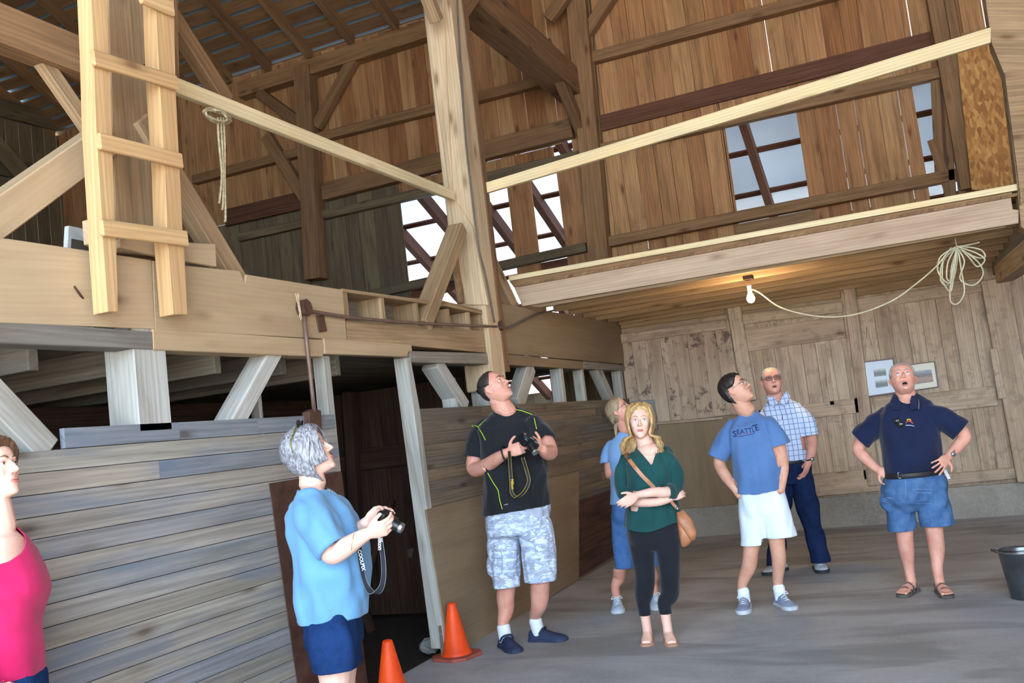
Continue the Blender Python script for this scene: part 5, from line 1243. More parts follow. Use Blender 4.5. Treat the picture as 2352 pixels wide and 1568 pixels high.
# ---------------------------------------------------------------- man in the checked shirt
def man_checked():
    Y = 8.8; J = lambda x, y, d=0.0: P(x, y, 'y', Y + d)
    root = person('person', (J(1835, 1310).x, Y, 0), 'grey haired man in a white checked shirt and dark jeans')
    B = []; hc, M3 = mk_head(1.06, J(1773, 877, -.03), D(-.10, .93, .26), B, 0, 1.14)
    B.append(neck(hc, M3, J(1785, 918, .02), .074, .064))
    rows = [(1770, 1858, 1060, .74, 0), (1764, 1854, 1030, .76, -.02), (1758, 1850, 990, .68, -.01), (1752, 1848, 955, .55, .01), (1756, 1836, 932, .46, .03), (1766, 1812, 918, .55, .04), (1774, 1800, 910, .7, .04)]
    B.append(torso(Y, rows, grow=-.02))
    aR = [(J(1838, 942, .02), .054), (J(1856, 975, 0), .052), (J(1865, 1012, 0), .046), (J(1864, 1036, -.05), .042), (J(1858, 1058, -.10), .031), (J(1851, 1072, -.10), .034)]
    aL = [(J(1764, 942, .02), .054), (J(1748, 985, 0), .050), (J(1742, 1030, 0), .046), (J(1756, 1058, -.05), .036), (J(1770, 1078, -.05), .034)]
    B += [limb(aR, 14, 5), limb(aL, 14, 5)]; B += hand(J(1857, 1062, -.10), D(-.45, .1, -.85), D(-.5, -.5, .2), 1, 1.0, .3)
    bo = body(B, SK_R, root); add_islands(bo, face_items(hc, M3, IR_BR, LIPM, H_GREY, .03, look=(0, .5)))
    hair_shell('hair', hc, M3, [(0, .95), (35, .93), (52, .84), (66, .68), (80, .58), (100, .60), (114, .38), (135, .2), (180, .12)], .009, H_GREY, root, 8, 1.06)
    glasses(hc, M3, M_RUST, LENST, root, w=.029, h=.021)
    rows2 = [(1770, 1860, 1092, .76, 0)] + rows
    sl = [limb([(J(1834, 945, .03), .064), (J(1852, 970, 0), .078), (J(1860, 998, -.01), .078), (J(1861, 1006, -.01), .078)], 18, 5), limb([(J(1768, 945, .03), .064), (J(1750, 975, 0), .076), (J(1745, 1005, 0), .078), (J(1744, 1013, 0), .078)], 18, 5)]
    bl = J(1815, 1062)
    sh = cloth('checked_shirt', [torso(Y, rows2)] + sl, .0062, C_CHECK, root, [lambda q: bl.z - q[:, 2], near_cut(J(1859, 999, -.01), J(1864, 1030) - J(1852, 970), .11, .12), near_cut(J(1744, 1008), J(1740, 1040) - J(1750, 975), .11, .12), ball_cut(J(1785, 905, .0), .07, .09, .05), ball_cut(J(1784, 916, -.14), .03, .08, .05)], folds=.005, seed=22)
    fit(bo, sh)
    # collar
    for pts in ([(1763, 905, -.01), (1760, 918, -.05), (1774, 935, -.115), (1787, 925, -.115), (1775, 908, -.06)], [(1808, 897, -.01), (1815, 912, -.05), (1801, 931, -.115), (1789, 924, -.115), (1800, 904, -.06)]):
        m = MB(); m.prism([J(*q) for q in pts], CT, .007); m.build('collar', C_CHECK, sh, .002)
    line_on(tree_of(sh), [J(1812, 952, -.3), J(1811, 962, -.3)], .0035, PRINT_N, sh, 'pocket_pen')
    jn = cloth('jeans', [torso(Y, [(1772, 1862, 1110, .74, 0), (1770, 1861, 1085, .74, 0), (1770, 1860, 1060, .74, 0)]), limb([(J(1840, 1100), .105), (J(1852, 1150), .10), (J(1864, 1200, -.01), .082), (J(1876, 1250), .080), (J(1886, 1292), .082), (J(1888, 1325), .082)], 18, 5), limb([(J(1794, 1100), .105), (J(1792, 1150), .10), (J(1788, 1200, -.01), .082), (J(1784, 1250), .078), (J(1782, 1300), .08), (J(1780, 1330), .08)], 18, 5)], .0066, J_DARK, root, sm=14, cuts=[near_cut(J(1888, 1290), (0, 0, -1), .12, .2), near_cut(J(1781, 1296), (0, 0, -1), .12, .2)], folds=.006, fs=(7, 7, 4), seed=24); fit(bo, jn)
    c = J(1815, 1060); q = [c + CR * .178 * math.cos(a) + CT * .132 * math.sin(a) for a in [2 * math.pi * k / 40 for k in range(41)]]; V, F = tube_geo(q, .02, 8, (.25, 1.0), UP.cross(CR)); raw('belt', V, F, BELT, root)
    w = J(1860, 1054, -.10); V, F = tube_geo([w + CR * .034 * math.cos(a) + CT * .034 * math.sin(a) + UP * .01 * math.cos(a) for a in [2 * math.pi * k / 18 for k in range(19)]], .006, 6); ws = raw('wristwatch', V, F, M_BLACK, root); V, F = tube_geo([w + CT * .034 + CR * .012, w + CT * .042 + CR * .014], .017, 16); raw('watch_face', V, F, M_METAL, ws)
    for a, b, an in (foot(1892, 1317, -.15, 1, .30), foot(1756, 1322, -.8, .6, .30)): shoe('sneaker', a, b, SNEAK_W, SOLE_D, root, .11, .058, None, .03, lace=LACE_W)
man_checked()
# ---------------------------------------------------------------- man in the navy polo
def man_navy():
    Y = 7.60; J = lambda x, y, d=0.0: P(x, y, 'y', Y + d)
    root = person('person', (J(2125, 1365).x, Y, 0), 'man in a navy polo shirt, denim shorts and sandals looking up with hands on hips')
    FT = [foot(2066, 1374, -.85, .75, .27), foot(2182, 1376, -.15, 1, .27)]
    B = []; hc, M3 = mk_head(1.05, J(2074, 872, -.03), D(-.26, .82, .46), B, 0, 1.15)
    B.append(neck(hc, M3, J(2084, 922, .02), .078, .066))
    rows = [(2036, 2152, 1088, .76, -.02), (2030, 2158, 1055, .8, -.03), (2024, 2156, 1010, .74, -.02), (2018, 2154, 975, .62, 0), (2022, 2148, 945, .52, .02), (2038, 2134, 925, .48, .03), (2058, 2112, 912, .55, .04), (2066, 2102, 905, .7, .04)]
    B.append(torso(Y, rows, grow=-.02))
    aL = [(J(2032, 950, .02), .058), (J(2000, 990, 0), .052), (J(1972, 1028, .02), .047), (J(1988, 1052, -.02), .043), (J(2012, 1075, -.06), .032), (J(2016, 1078, -.065), .032)]
    aR = [(J(2138, 945, .02), .058), (J(2178, 968, 0), .054), (J(2215, 998, .02), .048), (J(2202, 1022, -.02), .043), (J(2180, 1046, -.08), .032), (J(2176, 1050, -.085), .032)]
    B += [limb(aL, 14, 5), limb(aR, 14, 5)]
    B += hand(J(2016, 1077, -.07), D(.72, .35, -.5), D(.35, -.9, -.2), -1, 1.0, (.15, .2, .25, .3), spread=.25, thumb=(.2, -.2))
    B += hand(J(2177, 1049, -.10), D(-.72, .45, -.38), D(-.3, -.9, -.2), 1, 1.0, (.15, .15, .2, .25), spread=.45, thumb=(.2, -.2))
    B += legs_of(J, [[(2075, 1110, .085), (2076, 1180, .072), (2078, 1228, -.01, .060), (2082, 1262, .02, .055), (FT[0][2] + UP * .09, .038), (FT[0][2] + UP * .01, .035), (FT[0][2] - UP * .03, .035)], [(2138, 1110, .085), (2142, 1180, .072), (2147, 1222, -.01, .060), (2152, 1260, .02, .055), (FT[1][2] + UP * .09, .038), (FT[1][2] + UP * .01, .035), (FT[1][2] - UP * .03, .035)]])
    feet = []
    for a, b, an in FT:
        d = (b - a).normalized(); s = Vector((-d.y, d.x, 0)); feet.append((a, d, s)); sg = 1 if a is FT[1][0] else -1
        B.append(ring_loft([(a + d * .005 + UP * .055, s * .026, UP * .032), (a + d * .06 + UP * .06, s * .033, UP * .040), (a + d * .12 + UP * .05, s * .038, UP * .030), (a + d * .18 + UP * .038, s * .045, UP * .018), (a + d * .205 + UP * .034, s * .042, UP * .014)], 16))
        for i, (o, l) in enumerate(((.034, .045), (.014, .05), (-.003, .046), (-.019, .040), (-.033, .030))):
            r = .013 if i == 0 else .009
            B.append(limb([(a + d * .195 + s * o * sg * -1 + UP * .036, r), (a + d * (.195 + l) + s * o * sg * -1.08 + UP * .033, r * .95)], 8, 3))
    bo = body(B, SK_R, root); add_islands(bo, face_items(hc, M3, IR_BL, LIPM, H_GREY, .09, look=(-.2, .45)))
    hair_shell('hair', hc, M3, [(0, .93), (35, .92), (52, .84), (66, .68), (80, .58), (100, .60), (114, .38), (135, .2), (180, .12)], .010, H_GREY, root, 9, 1.06)
    rows2 = [(2034, 2156, 1120, .8, -.02)] + rows
    sl = [limb([(J(2040, 952, .03), .068), (J(2012, 975, .01), .082), (J(1976, 1008, .0), .084), (J(1952, 1030, .01), .084)], 18, 5), limb([(J(2130, 948, .03), .068), (J(2160, 958, .01), .080), (J(2206, 988, .0), .084), (J(2228, 1006, .01), .084)], 18, 5)]
    hz = J(2095, 1090)
    sh = cloth('polo_shirt', [torso(Y, rows2)] + sl, .0062, C_NAVY, root, [lambda q: hz.z - q[:, 2] - (np.abs(q[:, 0] - hz.x) > .26) * .5, near_cut(J(1974, 1009, .0), J(1952, 1030) - J(2012, 975), .12, .16), near_cut(J(2207, 988, .0), J(2228, 1006) - J(2160, 958), .12, .16), ball_cut(J(2084, 900, .01), .078, .09, .05), ball_cut(J(2080, 915, -.17), .032, .09, .085)], folds=.0065, seed=32, sm=7)
    fit(bo, sh); tr = tree_of(sh)
    for pts in ([(2052, 903, -.02), (2044, 922, -.06), (2048, 940, -.115), (2068, 941, -.13), (2066, 922, -.10), (2060, 908, -.06)], [(2100, 900, -.02), (2109, 918, -.06), (2109, 938, -.115), (2092, 940, -.13), (2090, 920, -.10), (2094, 906, -.06)]):
        m = MB(); m.prism([J(*q) for q in pts], CT, .008, (0, 0, 1)); m.build('collar', C_NAVY, sh, .002)
    V, F = tube_geo([J(2110, 916, -.068), J(2111, 928, -.10), J(2110, 939, -.128)], .0022, 6); raw('collar_edge', V, F, STRAP_E, sh)
    # badge on the chest
    for nm, pts, mt in (('badge_sun', [(2108, 965), (2111, 962), (2116, 962), (2119, 965)], STRAP_Y), ('badge_arc', [(2104, 971), (2108, 967), (2114, 966), (2119, 968), (2122, 972)], plain('badge red', s2l(214, 84, 56), .7)), ('badge_text', [(2102, 976), (2113, 976), (2125, 978)], C_WHITE)):
        line_on(tr, [J(x, y, -.3) for x, y in pts], .004 if 'sun' in nm or 'arc' in nm else .0028, mt, sh, nm, flat=(1, .4))
    sg = empty('sunglasses', J(2082, 965, -.16), 'dark sunglasses hooked in the open collar of the navy polo', 'sunglasses')
    for k, (x, y) in enumerate(((2082, 966), (2089, 974))):
        p = J(x, y, -.3); h = tr[0].ray_cast(p + CT * .4 - tr[1], -CT); c = (h[0] + tr[1] if h[0] is not None else p) + CT * .016
        V, F = ball(c, .024, .007, .019, None, 14); raw('lens', V, F, LENSD, sg)
        q = [c + CR * .026 * math.cos(a) + UP * .021 * math.sin(a) for a in [2 * math.pi * i / 16 for i in range(17)]]; V, F = tube_geo(q, .002, 6); raw('frame', V, F, M_BLACK, sg)
    V, F = tube_geo([c - CR * .03 + UP * .05, c + UP * .0, c + CR * .01 - UP * .03], .002, 6); raw('temple', V, F, M_BLACK, sg)
    so = cloth('shorts', [torso(Y, [(2060, 2150, 1172, .5, 0), (2036, 2170, 1148, .72, 0), (2026, 2172, 1115, .74, 0), (2036, 2162, 1088, .76, -.01)]), limb([(J(2066, 1130), .105), (J(2067, 1170), .106), (J(2073, 1216, 0), .096), (J(2074, 1260), .096)], 18, 5), limb([(J(2136, 1130), .115), (J(2146, 1170), .114), (J(2153, 1206, 0), .114), (J(2154, 1250), .114)], 18, 5), ball(J(2036, 1155, -.06), .035, .05, .07), ball(J(2166, 1145, -.06), .035, .05, .07)], .0064, J_LIGHT, root, sm=14, cuts=[near_cut(J(2077, 1217), (0, 0, -1), .135, .2), near_cut(J(2149, 1206), (0, 0, -1), .16, .2)], folds=.007, fs=(9, 9, 5), seed=34); fit(bo, so)
    tr2 = tree_of(so)
    for pts in ([(2118, 1125), (2172, 1128)], [(2118, 1133), (2170, 1136)], [(2122, 1160), (2172, 1162)], [(2035, 1142), (2058, 1146)], [(2040, 1158), (2068, 1160)], [(2096, 1104), (2096, 1150)]):
        line_on(tr2, [J(x, y, -.3) for x, y in pts], .0017, plain('pale stitching', s2l(130, 160, 200)), so, 'stitching', lift=.003)
    c = J(2097, 1086); q = [c + CR * .207 * math.cos(a) + CT * (.166 * math.sin(a) + .02) for a in [2 * math.pi * k / 44 for k in range(45)]]; V, F = tube_geo(q, .02, 8, (.25, 1.0), CR); raw('belt', V, F, BELT, root)
    bk = J(2068, 1091, -.185); V, F = tube_geo([bk + CR * x + UP * z for x, z in ((-.016, -.02), (.016, -.02), (.016, .02), (-.016, .02), (-.016, -.02))], .003, 6); raw('belt_buckle', V, F, M_METAL, root)
    w = J(2184, 1042, -.075); V, F = tube_geo([w + (D(.6, .1, .75) * math.cos(a) + CT * math.sin(a)) * .036 for a in [2 * math.pi * k / 18 for k in range(19)]], .005, 6); ws = raw('wristwatch', V, F, M_METAL, root); V, F = tube_geo([w + CT * .034, w + CT * .044], .017, 16); raw('watch_face', V, F, M_METAL, ws)
    m = MB(); m.prism([J(x, y, -.02) for x, y in ((2164, 1078), (2172, 1078), (2182, 1098), (2176, 1100))], CT, .01); m.build('paper_slip', M_WHITE, root)['label'] = 'white slip sticking out of the pocket'
    for a, d, s in feet:
        m = MB(); pts = [a + d * (x - .02) + s * y for x, y in ((0, -.02), (0, .02), (.03, .036), (.12, .038), (.2, .052), (.25, .046), (.275, .02), (.28, 0), (.275, -.02), (.25, -.046), (.2, -.052), (.12, -.038), (.03, -.036))]
        m.prism(pts, UP, .022, d); sd_ = m.build('sandal', SANDAL, root, .004); sd_['label'] = 'grey strapped sandal'
        for x, h, w_, r in ((.165, .062, .046, .013), (.115, .085, .040, .012), (.045, .105, .034, .011)):
            V, F = tube_geo(catmull([a + d * x + s * w_ + UP * .015, a + d * x + s * w_ * .85 + UP * h * .72, a + d * x + UP * h, a + d * x - s * w_ * .85 + UP * h * .72, a + d * x - s * w_ + UP * .015], 5), r, 8, (.3, 1.0), s); raw('strap', V, F, SANDAL, sd_)
man_navy()
# ---------------------------------------------------------------- woman with glasses behind the green blouse
def woman_glasses():
    Y = 7.50; J = lambda x, y, d=0.0: P(x, y, 'y', Y + d)
    root = person('person', (J(1462, 1400).x, Y, 0), 'woman in a light blue t-shirt standing behind the woman in green')
    FT = [foot(1420, 1410, -.1, 1, .27), foot(1512, 1402, -.05, 1, .27)]
    B = []; hc, M3 = mk_head(.96, J(1424, 945, -.02), D(.74, .38, .55), B, 0, 1.03)
    B.append(neck(hc, M3, J(1438, 992, .02), .06, .05))
    rows = [(1404, 1482, 1150, .78, 0), (1405, 1482, 1100, .78, 0), (1398, 1482, 1055, .74, -.01), (1398, 1480, 1030, .6, 0), (1404, 1472, 1010, .5, .01), (1418, 1458, 996, .55, .02), (1426, 1450, 988, .7, .02)]
    B.append(torso(Y, rows, grow=-.018))
    aL = [(J(1404, 1020, .02), .046), (J(1400, 1060, 0), .044), (J(1404, 1095, -.02), .04), (J(1430, 1098, -.12), .035), (J(1455, 1100, -.15), .028)]
    aR = [(J(1474, 1018, .02), .046), (J(1480, 1060, 0), .044), (J(1482, 1095, -.02), .04), (J(1478, 1120, -.05), .032)]
    B += [limb(aL, 14, 5), limb(aR, 14, 5)]; B += hand(J(1456, 1100, -.15), D(.9, .1, -.1), D(0, -.9, -.2), 1, .92, .4)
    B += legs_of(J, [[(1430, 1170, .085), (1430, 1240, .075), (1424, 1300, -.01, .056), (1422, 1325, .03, .052), (FT[0][2] + UP * .08, .036), (FT[0][2] - UP * .02, .033)], [(1472, 1170, .085), (1480, 1240, .075), (1490, 1300, -.01, .056), (1498, 1325, .03, .05), (FT[1][2] + UP * .08, .036), (FT[1][2] - UP * .02, .033)]])
    bo = body(B, SK_R, root); add_islands(bo, face_items(hc, M3, IR_BR, LIP, H_ASH, look=(0, .25)))
    hair_shell('hair', hc, M3, [(0, .86), (25, .84), (45, .74), (62, .62), (80, .52), (110, .3), (180, .12)], .014, H_ASH, root, 11, 1.03)
    def st(i, g): return math.radians(g.uniform(120, 240)), .5
    def pt(u, z, g):
        a = skull(u, .5, .012); x = g.uniform(-.02, .02)
        return [a, skull(math.pi + (u - math.pi) * .6, .36, .03), Vector((x * .6, -.10 + g.uniform(-.01, .01), -.06)), hcl(Vector((x, -.13, -.10)), .07), hcl(Vector((x * .8, -.10, -.13)), .13)]
    def hcl(v, drop): return v + M3.inverted() @ Vector((0, 0, -drop)) * .8
    strands('ponytail', hc, M3, 50, st, pt, .0048, H_ASH, root, 12)
    glasses(hc, M3, M_RUST, LENS, root, rim=.0015)
    sh = cloth('t_shirt', [torso(Y, [(1402, 1486, 1185, .8, 0), (1403, 1485, 1150, .8, 0)] + rows[1:]), limb([(J(1408, 1022, .03), .056), (J(1400, 1045, 0), .064), (J(1397, 1062, 0), .066), (J(1397, 1070, 0), .066)], 18, 5), limb([(J(1470, 1022, .03), .056), (J(1480, 1045, 0), .062), (J(1482, 1062, 0), .064), (J(1482, 1070, 0), .064)], 18, 5)], .0062, C_LIGHT, root, [plane_cut(J(1440, 1153), (0, 0, -1)), near_cut(J(1398, 1060), (.1, 0, -1), .10, .12), near_cut(J(1482, 1060), (0, 0, -1), .08, .1), ball_cut(J(1437, 982, .01), .066, .08, .05)], folds=.006, seed=42); fit(bo, sh)
    cp_ = cloth('capri_jeans', [torso(Y, [(1424, 1472, 1225, .6, 0), (1410, 1484, 1192, .8, 0), (1405, 1484, 1165, .8, 0), (1405, 1484, 1148, .78, 0)]), limb([(J(1430, 1180), .092), (J(1432, 1220), .090), (J(1433, 1260), .086), (J(1436, 1303), .082), (J(1436, 1340), .08)], 18, 5), limb([(J(1468, 1180), .092), (J(1478, 1220), .088), (J(1484, 1260), .084), (J(1492, 1300), .08), (J(1496, 1340), .08)], 18, 5)], .0064, J_CAPRI, root, sm=14, cuts=[near_cut(J(1436, 1303), (0, 0, -1), .12, .2), near_cut(J(1492, 1300), (0, 0, -1), .12, .2)], folds=.006, seed=43); fit(bo, cp_)
    for a, b, an in FT: shoe('sneaker', a, b, SNEAK_L, SOLE_W, root, .105, .052, None, .03, lace=LACE_W)
woman_glasses()

# ---------------------------------------------------------------- woman with silver hair in the foreground
def woman_silver():
    Y = 3.85; J = lambda x, y, d=0.0: P(x, y, 'y', Y + d)
    root = person('person', (J(765, 1500).x, Y, 0), 'silver haired woman in a sky blue t-shirt, seen from the side with a camera')
    FT = [foot(815, 1790, .9, .45, .25), foot(835, 1755, .95, -.1, .25)]
    B = []; hc, M3 = mk_head(1.0, J(712, 1040, -.0), D(.93, .02, .36), B, 0, 1.08)
    B.append(neck(hc, M3, J(718, 1112, .0), .066, .056))
    rows = [(692, 836, 1412, 1.15, 0), (682, 846, 1366, 1.15, 0), (680, 851, 1310, 1.15, 0), (674, 848, 1262, 1.1, 0), (660, 832, 1215, 1.12, 0), (658, 808, 1178, 1.25, .0), (668, 782, 1150, 1.35, .0), (682, 760, 1132, 1.2, 0), (692, 746, 1118, .9, 0)]
    B.append(torso(Y, rows, grow=-.02))
    aN = [(J(712, 1165, -.17), .058), (J(730, 1210, -.20), .056), (J(755, 1262, -.22), .050), (J(768, 1272, -.22), .046), (J(800, 1252, -.22), .043), (J(838, 1228, -.20), .031), (J(842, 1226, -.20), .030)]
    aF = [(J(745, 1150, .15), .055), (J(780, 1200, .17), .050), (J(800, 1230, .15), .045), (J(825, 1215, .06), .036), (J(842, 1200, .0), .029)]
    B += [limb(aN, 16, 5), limb(aF, 14, 5)]
    B += hand(J(841, 1226, -.20), D(.86, .0, .18), D(.2, -.9, .5), 1, .98, (.5, .6, .65, .7), thumb=(.7, .2))
    B += hand(J(841, 1200, .0), D(.80, .1, .55), D(.3, .6, -.4), 1, .96, (.4, .45, .5, .5), thumb=(.7, .2))
    B += legs_of(J, [[(765, 1430, -.08, .10), (768, 1520, -.09, .085), (770, 1580, -.09, .068), (768, 1640, -.08, .062), (FT[0][2] + UP * .09, .042), (FT[0][2] - UP * .02, .036)], [(775, 1430, .08, .10), (782, 1510, .09, .085), (784, 1560, .09, .068), (784, 1620, .08, .062), (FT[1][2] + UP * .09, .042), (FT[1][2] - UP * .02, .036)]])
    bo = body(B, SK_F, root); add_islands(bo, face_items(hc, M3, IR_BL, LIP, H_GREY, look=(0, .25)))
    T = lambda v: hc + M3 @ Vector(v)
    hair_shell('hair', hc, M3, [(0, .84), (25, .82), (45, .70), (62, .52), (85, .30), (110, .10), (180, .0)], .026, H_SILVER, root, 14, 1.04, back=1.35, top=.9)
    def st(i, g): s = 1 if i % 2 else -1; return s * math.radians(g.uniform(48, 178)), .9
    def pth(u, z, g):
        s = 1 if u > 0 else -1; a = abs(u); a0 = math.radians(25) + .3 * a; e = .26 if a < 1.6 else .02
        return [skull(s * a0, .975, .020)] + [skull(s * lerp(a0, a, min(1, k * 1.4)), lerp(.92, e, k), lerp(.024, .036 if a > 1.7 else .028, k) + g.uniform(-.001, .0012)) for k in (.2, .4, .6, .8, 1.0)]
    strands('hair_locks', hc, M3, 420, st, pth, .0034, H_SILVER, root, 15)
    def fr(u, z, g): e = math.radians(g.uniform(28, 60)); s = 1 if g.rand() > .5 else -1; return [skull(0, .98, .02), skull(s * e * .4, .93, .028), skull(s * e * .8, .84, .026), skull(s * e, .74, .018)]
    strands('fringe', hc, M3, 90, lambda i, g: (0, .9), fr, .0034, H_SILVER, root, 16)
    sg = empty('sunglasses', T((0, .0, .13)), 'dark sunglasses with a patterned temple pushed up into silver hair', 'sunglasses')
    for s in (-1, 1):
        lo = [T((s * (.034 + .026 * math.cos(a)), .02 + .01 * math.sin(a), .148 + .004 * math.cos(a) + .014 * math.sin(a))) for a in [2 * math.pi * k / 16 for k in range(16)]]
        V, F = tube_geo(lo + [lo[0]], .0026, 6); raw('frame', V, F, M_BLACK, sg); raw('lens', lo, [list(range(16))], LENSD, sg, False)
        V, F = tube_geo([T((s * .062, .015, .142)), T((s * .098, -.035, .085)), T((s * .100, -.05, .03))], .0035, 6); raw('temple', V, F, plain('patterned temple', s2l(150, 140, 60), .4, scale=160, noise_c=s2l(40, 40, 30)), sg)
    V, F = ball(T((.082, -.004, -.03)), .004); raw('earring', V, F, GOLD, root); V, F = ball(T((-.082, -.004, -.03)), .004); raw('earring', V, F, GOLD, root)
    sl = [limb_open([(J(706, 1150, -.12), .070), (J(722, 1190, -.18), .085), (J(746, 1232, -.21), .088), (J(766, 1262, -.225), .078)]), limb_open([(J(745, 1150, .12), .070), (J(770, 1185, .17), .082), (J(790, 1215, .16), .082)])]
    sh = cloth('t_shirt', [torso(Y, [(690, 840, 1450, 1.15, 0), (690, 838, 1424, 1.15, 0)] + rows[1:])] + sl, .0062, C_SKY, root, [plane_cut(J(765, 1416), (.0, 0, -1)), ball_cut(J(722, 1112, .0), .085, .09, .055)], folds=.008, fs=(6, 6, 3), seed=52, sm=7)
    fit(bo, sh, skip=[(J(800, 1252, -.22), .10), (J(838, 1228, -.2), .12), (J(842, 1200, 0), .1), (J(775, 1272, -.22), .07)])
    so = cloth('denim_shorts', [torso(Y, [(706, 832, 1480, 1.25, 0), (700, 832, 1440, 1.3, 0), (698, 834, 1400, 1.25, 0)]), limb([(J(763, 1450, -.10), .118), (J(766, 1500, -.11), .112), (J(770, 1534, -.11), .106), (J(770, 1570, -.11), .106)], 18, 5), limb([(J(772, 1450, .10), .118), (J(780, 1490, .11), .110), (J(786, 1524, .11), .104), (J(786, 1560, .11), .104)], 18, 5)], .0066, J_NAVY, root, sm=14, cuts=[near_cut(J(770, 1534, -.11), (0, 0, -1), .16, .2), near_cut(J(786, 1522, .11), (0, 0, -1), .16, .2)], folds=.006, fs=(7, 7, 3), seed=54); fit(bo, so)
    V, F = tube_geo([J(812, 1244, -.22) + (D(.5, 0, 1).cross(CT) * 0 + D(.25, 0, 1) * math.cos(a) + CT * math.sin(a)) * .041 for a in [2 * math.pi * k / 20 for k in range(21)]], .0012, 6); raw('bracelet', V, F, GOLD, root)
    V, F = ball(J(757, 1128, -.04), .006); raw('necklace_pendant', V, F, GOLD, root)
    for a, b, an in FT: shoe('sneaker', a, b, SNEAK_L, SOLE_W, root, .10, .050, None, .028, lace=LACE_W)
    cam_ = digital_camera('digital_camera', 'black camera in the hands of the silver haired woman', J(884, 1192, -.11), (D(-.3, .9, .2), D(.80, .2, -.50), D(.5, .1, .85)), None, .075, .95)
    pts = [J(845, 1214, -.12), J(828, 1240, -.14), J(826, 1262, -.12), J(832, 1310, -.06), J(842, 1345, -.06), J(858, 1362, -.10), J(874, 1352, -.13), J(881, 1325, -.14), J(880, 1285, -.13), J(874, 1240, -.12), J(872, 1215, -.10)]
    st_ = strap('strap', pts, .026, cam_, side=D(.9, .5, 0)); st_['label'] = 'black strap with pale edges hanging in a long loop'
    decal_text('Nikon', None, J(873, 1245, -.145), D(-.12, 0, -1), D(1, 0, -.12), .028, C_SOCK, cam_, bold=.02)
    decal_text('COOLPIX', None, J(830, 1286, -.135), D(.12, 0, -1), D(1, 0, .12), .022, C_SOCK, cam_, bold=.02)
woman_silver()
# ---------------------------------------------------------------- woman in the pink top at the left edge
def woman_pink():
    Y = 2.38; J = lambda x, y, d=0.0: P(x, y, 'y', Y + d)
    root = person('person', (J(-10, 1560).x, Y, 0), 'woman in a hot pink sleeveless top, cut off by the left edge of the picture')
    a_, d_ = J(-10, 1500), D(.9, .3, 0); FT = []
    for k in (-.11, .11):
        h = Vector((a_.x, a_.y, 0)) + d_.cross(UP) * k - d_ * .06; FT.append((h, h + d_ * .25, h + d_ * .06 + UP * .1))
    B = []; hc, M3 = mk_head(.90, J(-16, 1082, .0), D(.93, .22, .22), B, 0, 1.05)
    B.append(neck(hc, M3, J(-4, 1215, .0), .062, .052))
    rows = [(-104, 100, 1560, 1.1, 0), (-98, 98, 1510, 1.05, 0), (-92, 88, 1450, 1.05, 0), (-94, 98, 1400, 1.1, 0), (-98, 108, 1362, 1.15, 0), (-92, 96, 1315, 1.2, 0), (-84, 80, 1270, 1.25, 0), (-66, 60, 1235, 1.15, 0), (-48, 30, 1215, .9, 0)]
    B.append(torso(Y, rows, grow=-.014))
    for sy, pp in ((-1, [(-112, 1268, -.02), (-140, 1350, .0), (-150, 1430, -.02), (-120, 1500, -.12), (-80, 1530, -.16)]), (1, [(52, 1264, .12), (62, 1345, .20), (58, 1425, .24), (30, 1490, .24), (0, 1520, .22)])):
        B.append(limb([(J(*p), r) for p, r in zip(pp, (.048, .044, .040, .034, .028))], 14, 5)); B += hand(J(*pp[-1]), D(.6, .3 * -sy, -.5), D(0, -.5, -.5), sy, .92, .35)
    B += [limb([(J(-8, 1600, .09 * k), .09), (J(-5, 1750, .10 * k), .075), (f[2] + UP * .38, .058), (f[2] + UP * .1, .04), (f[2] - UP * .02, .035)], 16, 5) for k, f in zip((1, -1), FT)]
    bo = body(B, SK_F, root); add_islands(bo, face_items(hc, M3, IR_BR, LIP, H_BROWN, look=(0, .4)))
    hair_shell('hair', hc, M3, [(0, .84), (25, .82), (45, .72), (62, .6), (80, .45), (110, .2), (180, .1)], .027, H_BROWN, root, 18, 1.04, back=1.3)
    sh = cloth('sleeveless_top', [torso(Y, [(-104, 100, 1620, 1.1, 0)] + rows)], .006, C_PINK, root, [plane_cut(J(0, 1580), (0, 0, -1)), ball_cut(J(-8, 1218, -.10), .085, .16, .115), ball_cut(J(-122, 1275, .0), .06, .09, .085), ball_cut(J(66, 1275, .16), .04, .06, .07)], folds=.006, seed=62, sm=6); fit(bo, sh)
    jn = cloth('jeans', [torso(Y, [(-104, 104, 1640, 1.1, 0), (-104, 104, 1600, 1.1, 0), (-100, 100, 1550, 1.05, 0)])] + [limb([(J(-6, 1640, .09 * k), .11), (J(-4, 1750, .10 * k), .09), (f[2] + UP * .38, .072), (f[2] + UP * .1, .075), (f[2] - UP * .04, .075)], 16, 5) for k, f in zip((1, -1), FT)], .0066, J_NAVY, root, sm=14, folds=.005, seed=64); fit(bo, jn)
    for a, b, an in FT: shoe('sneaker', a, b, SNEAK_W, SOLE_W, root, .10, .05, None, .028)
woman_pink()


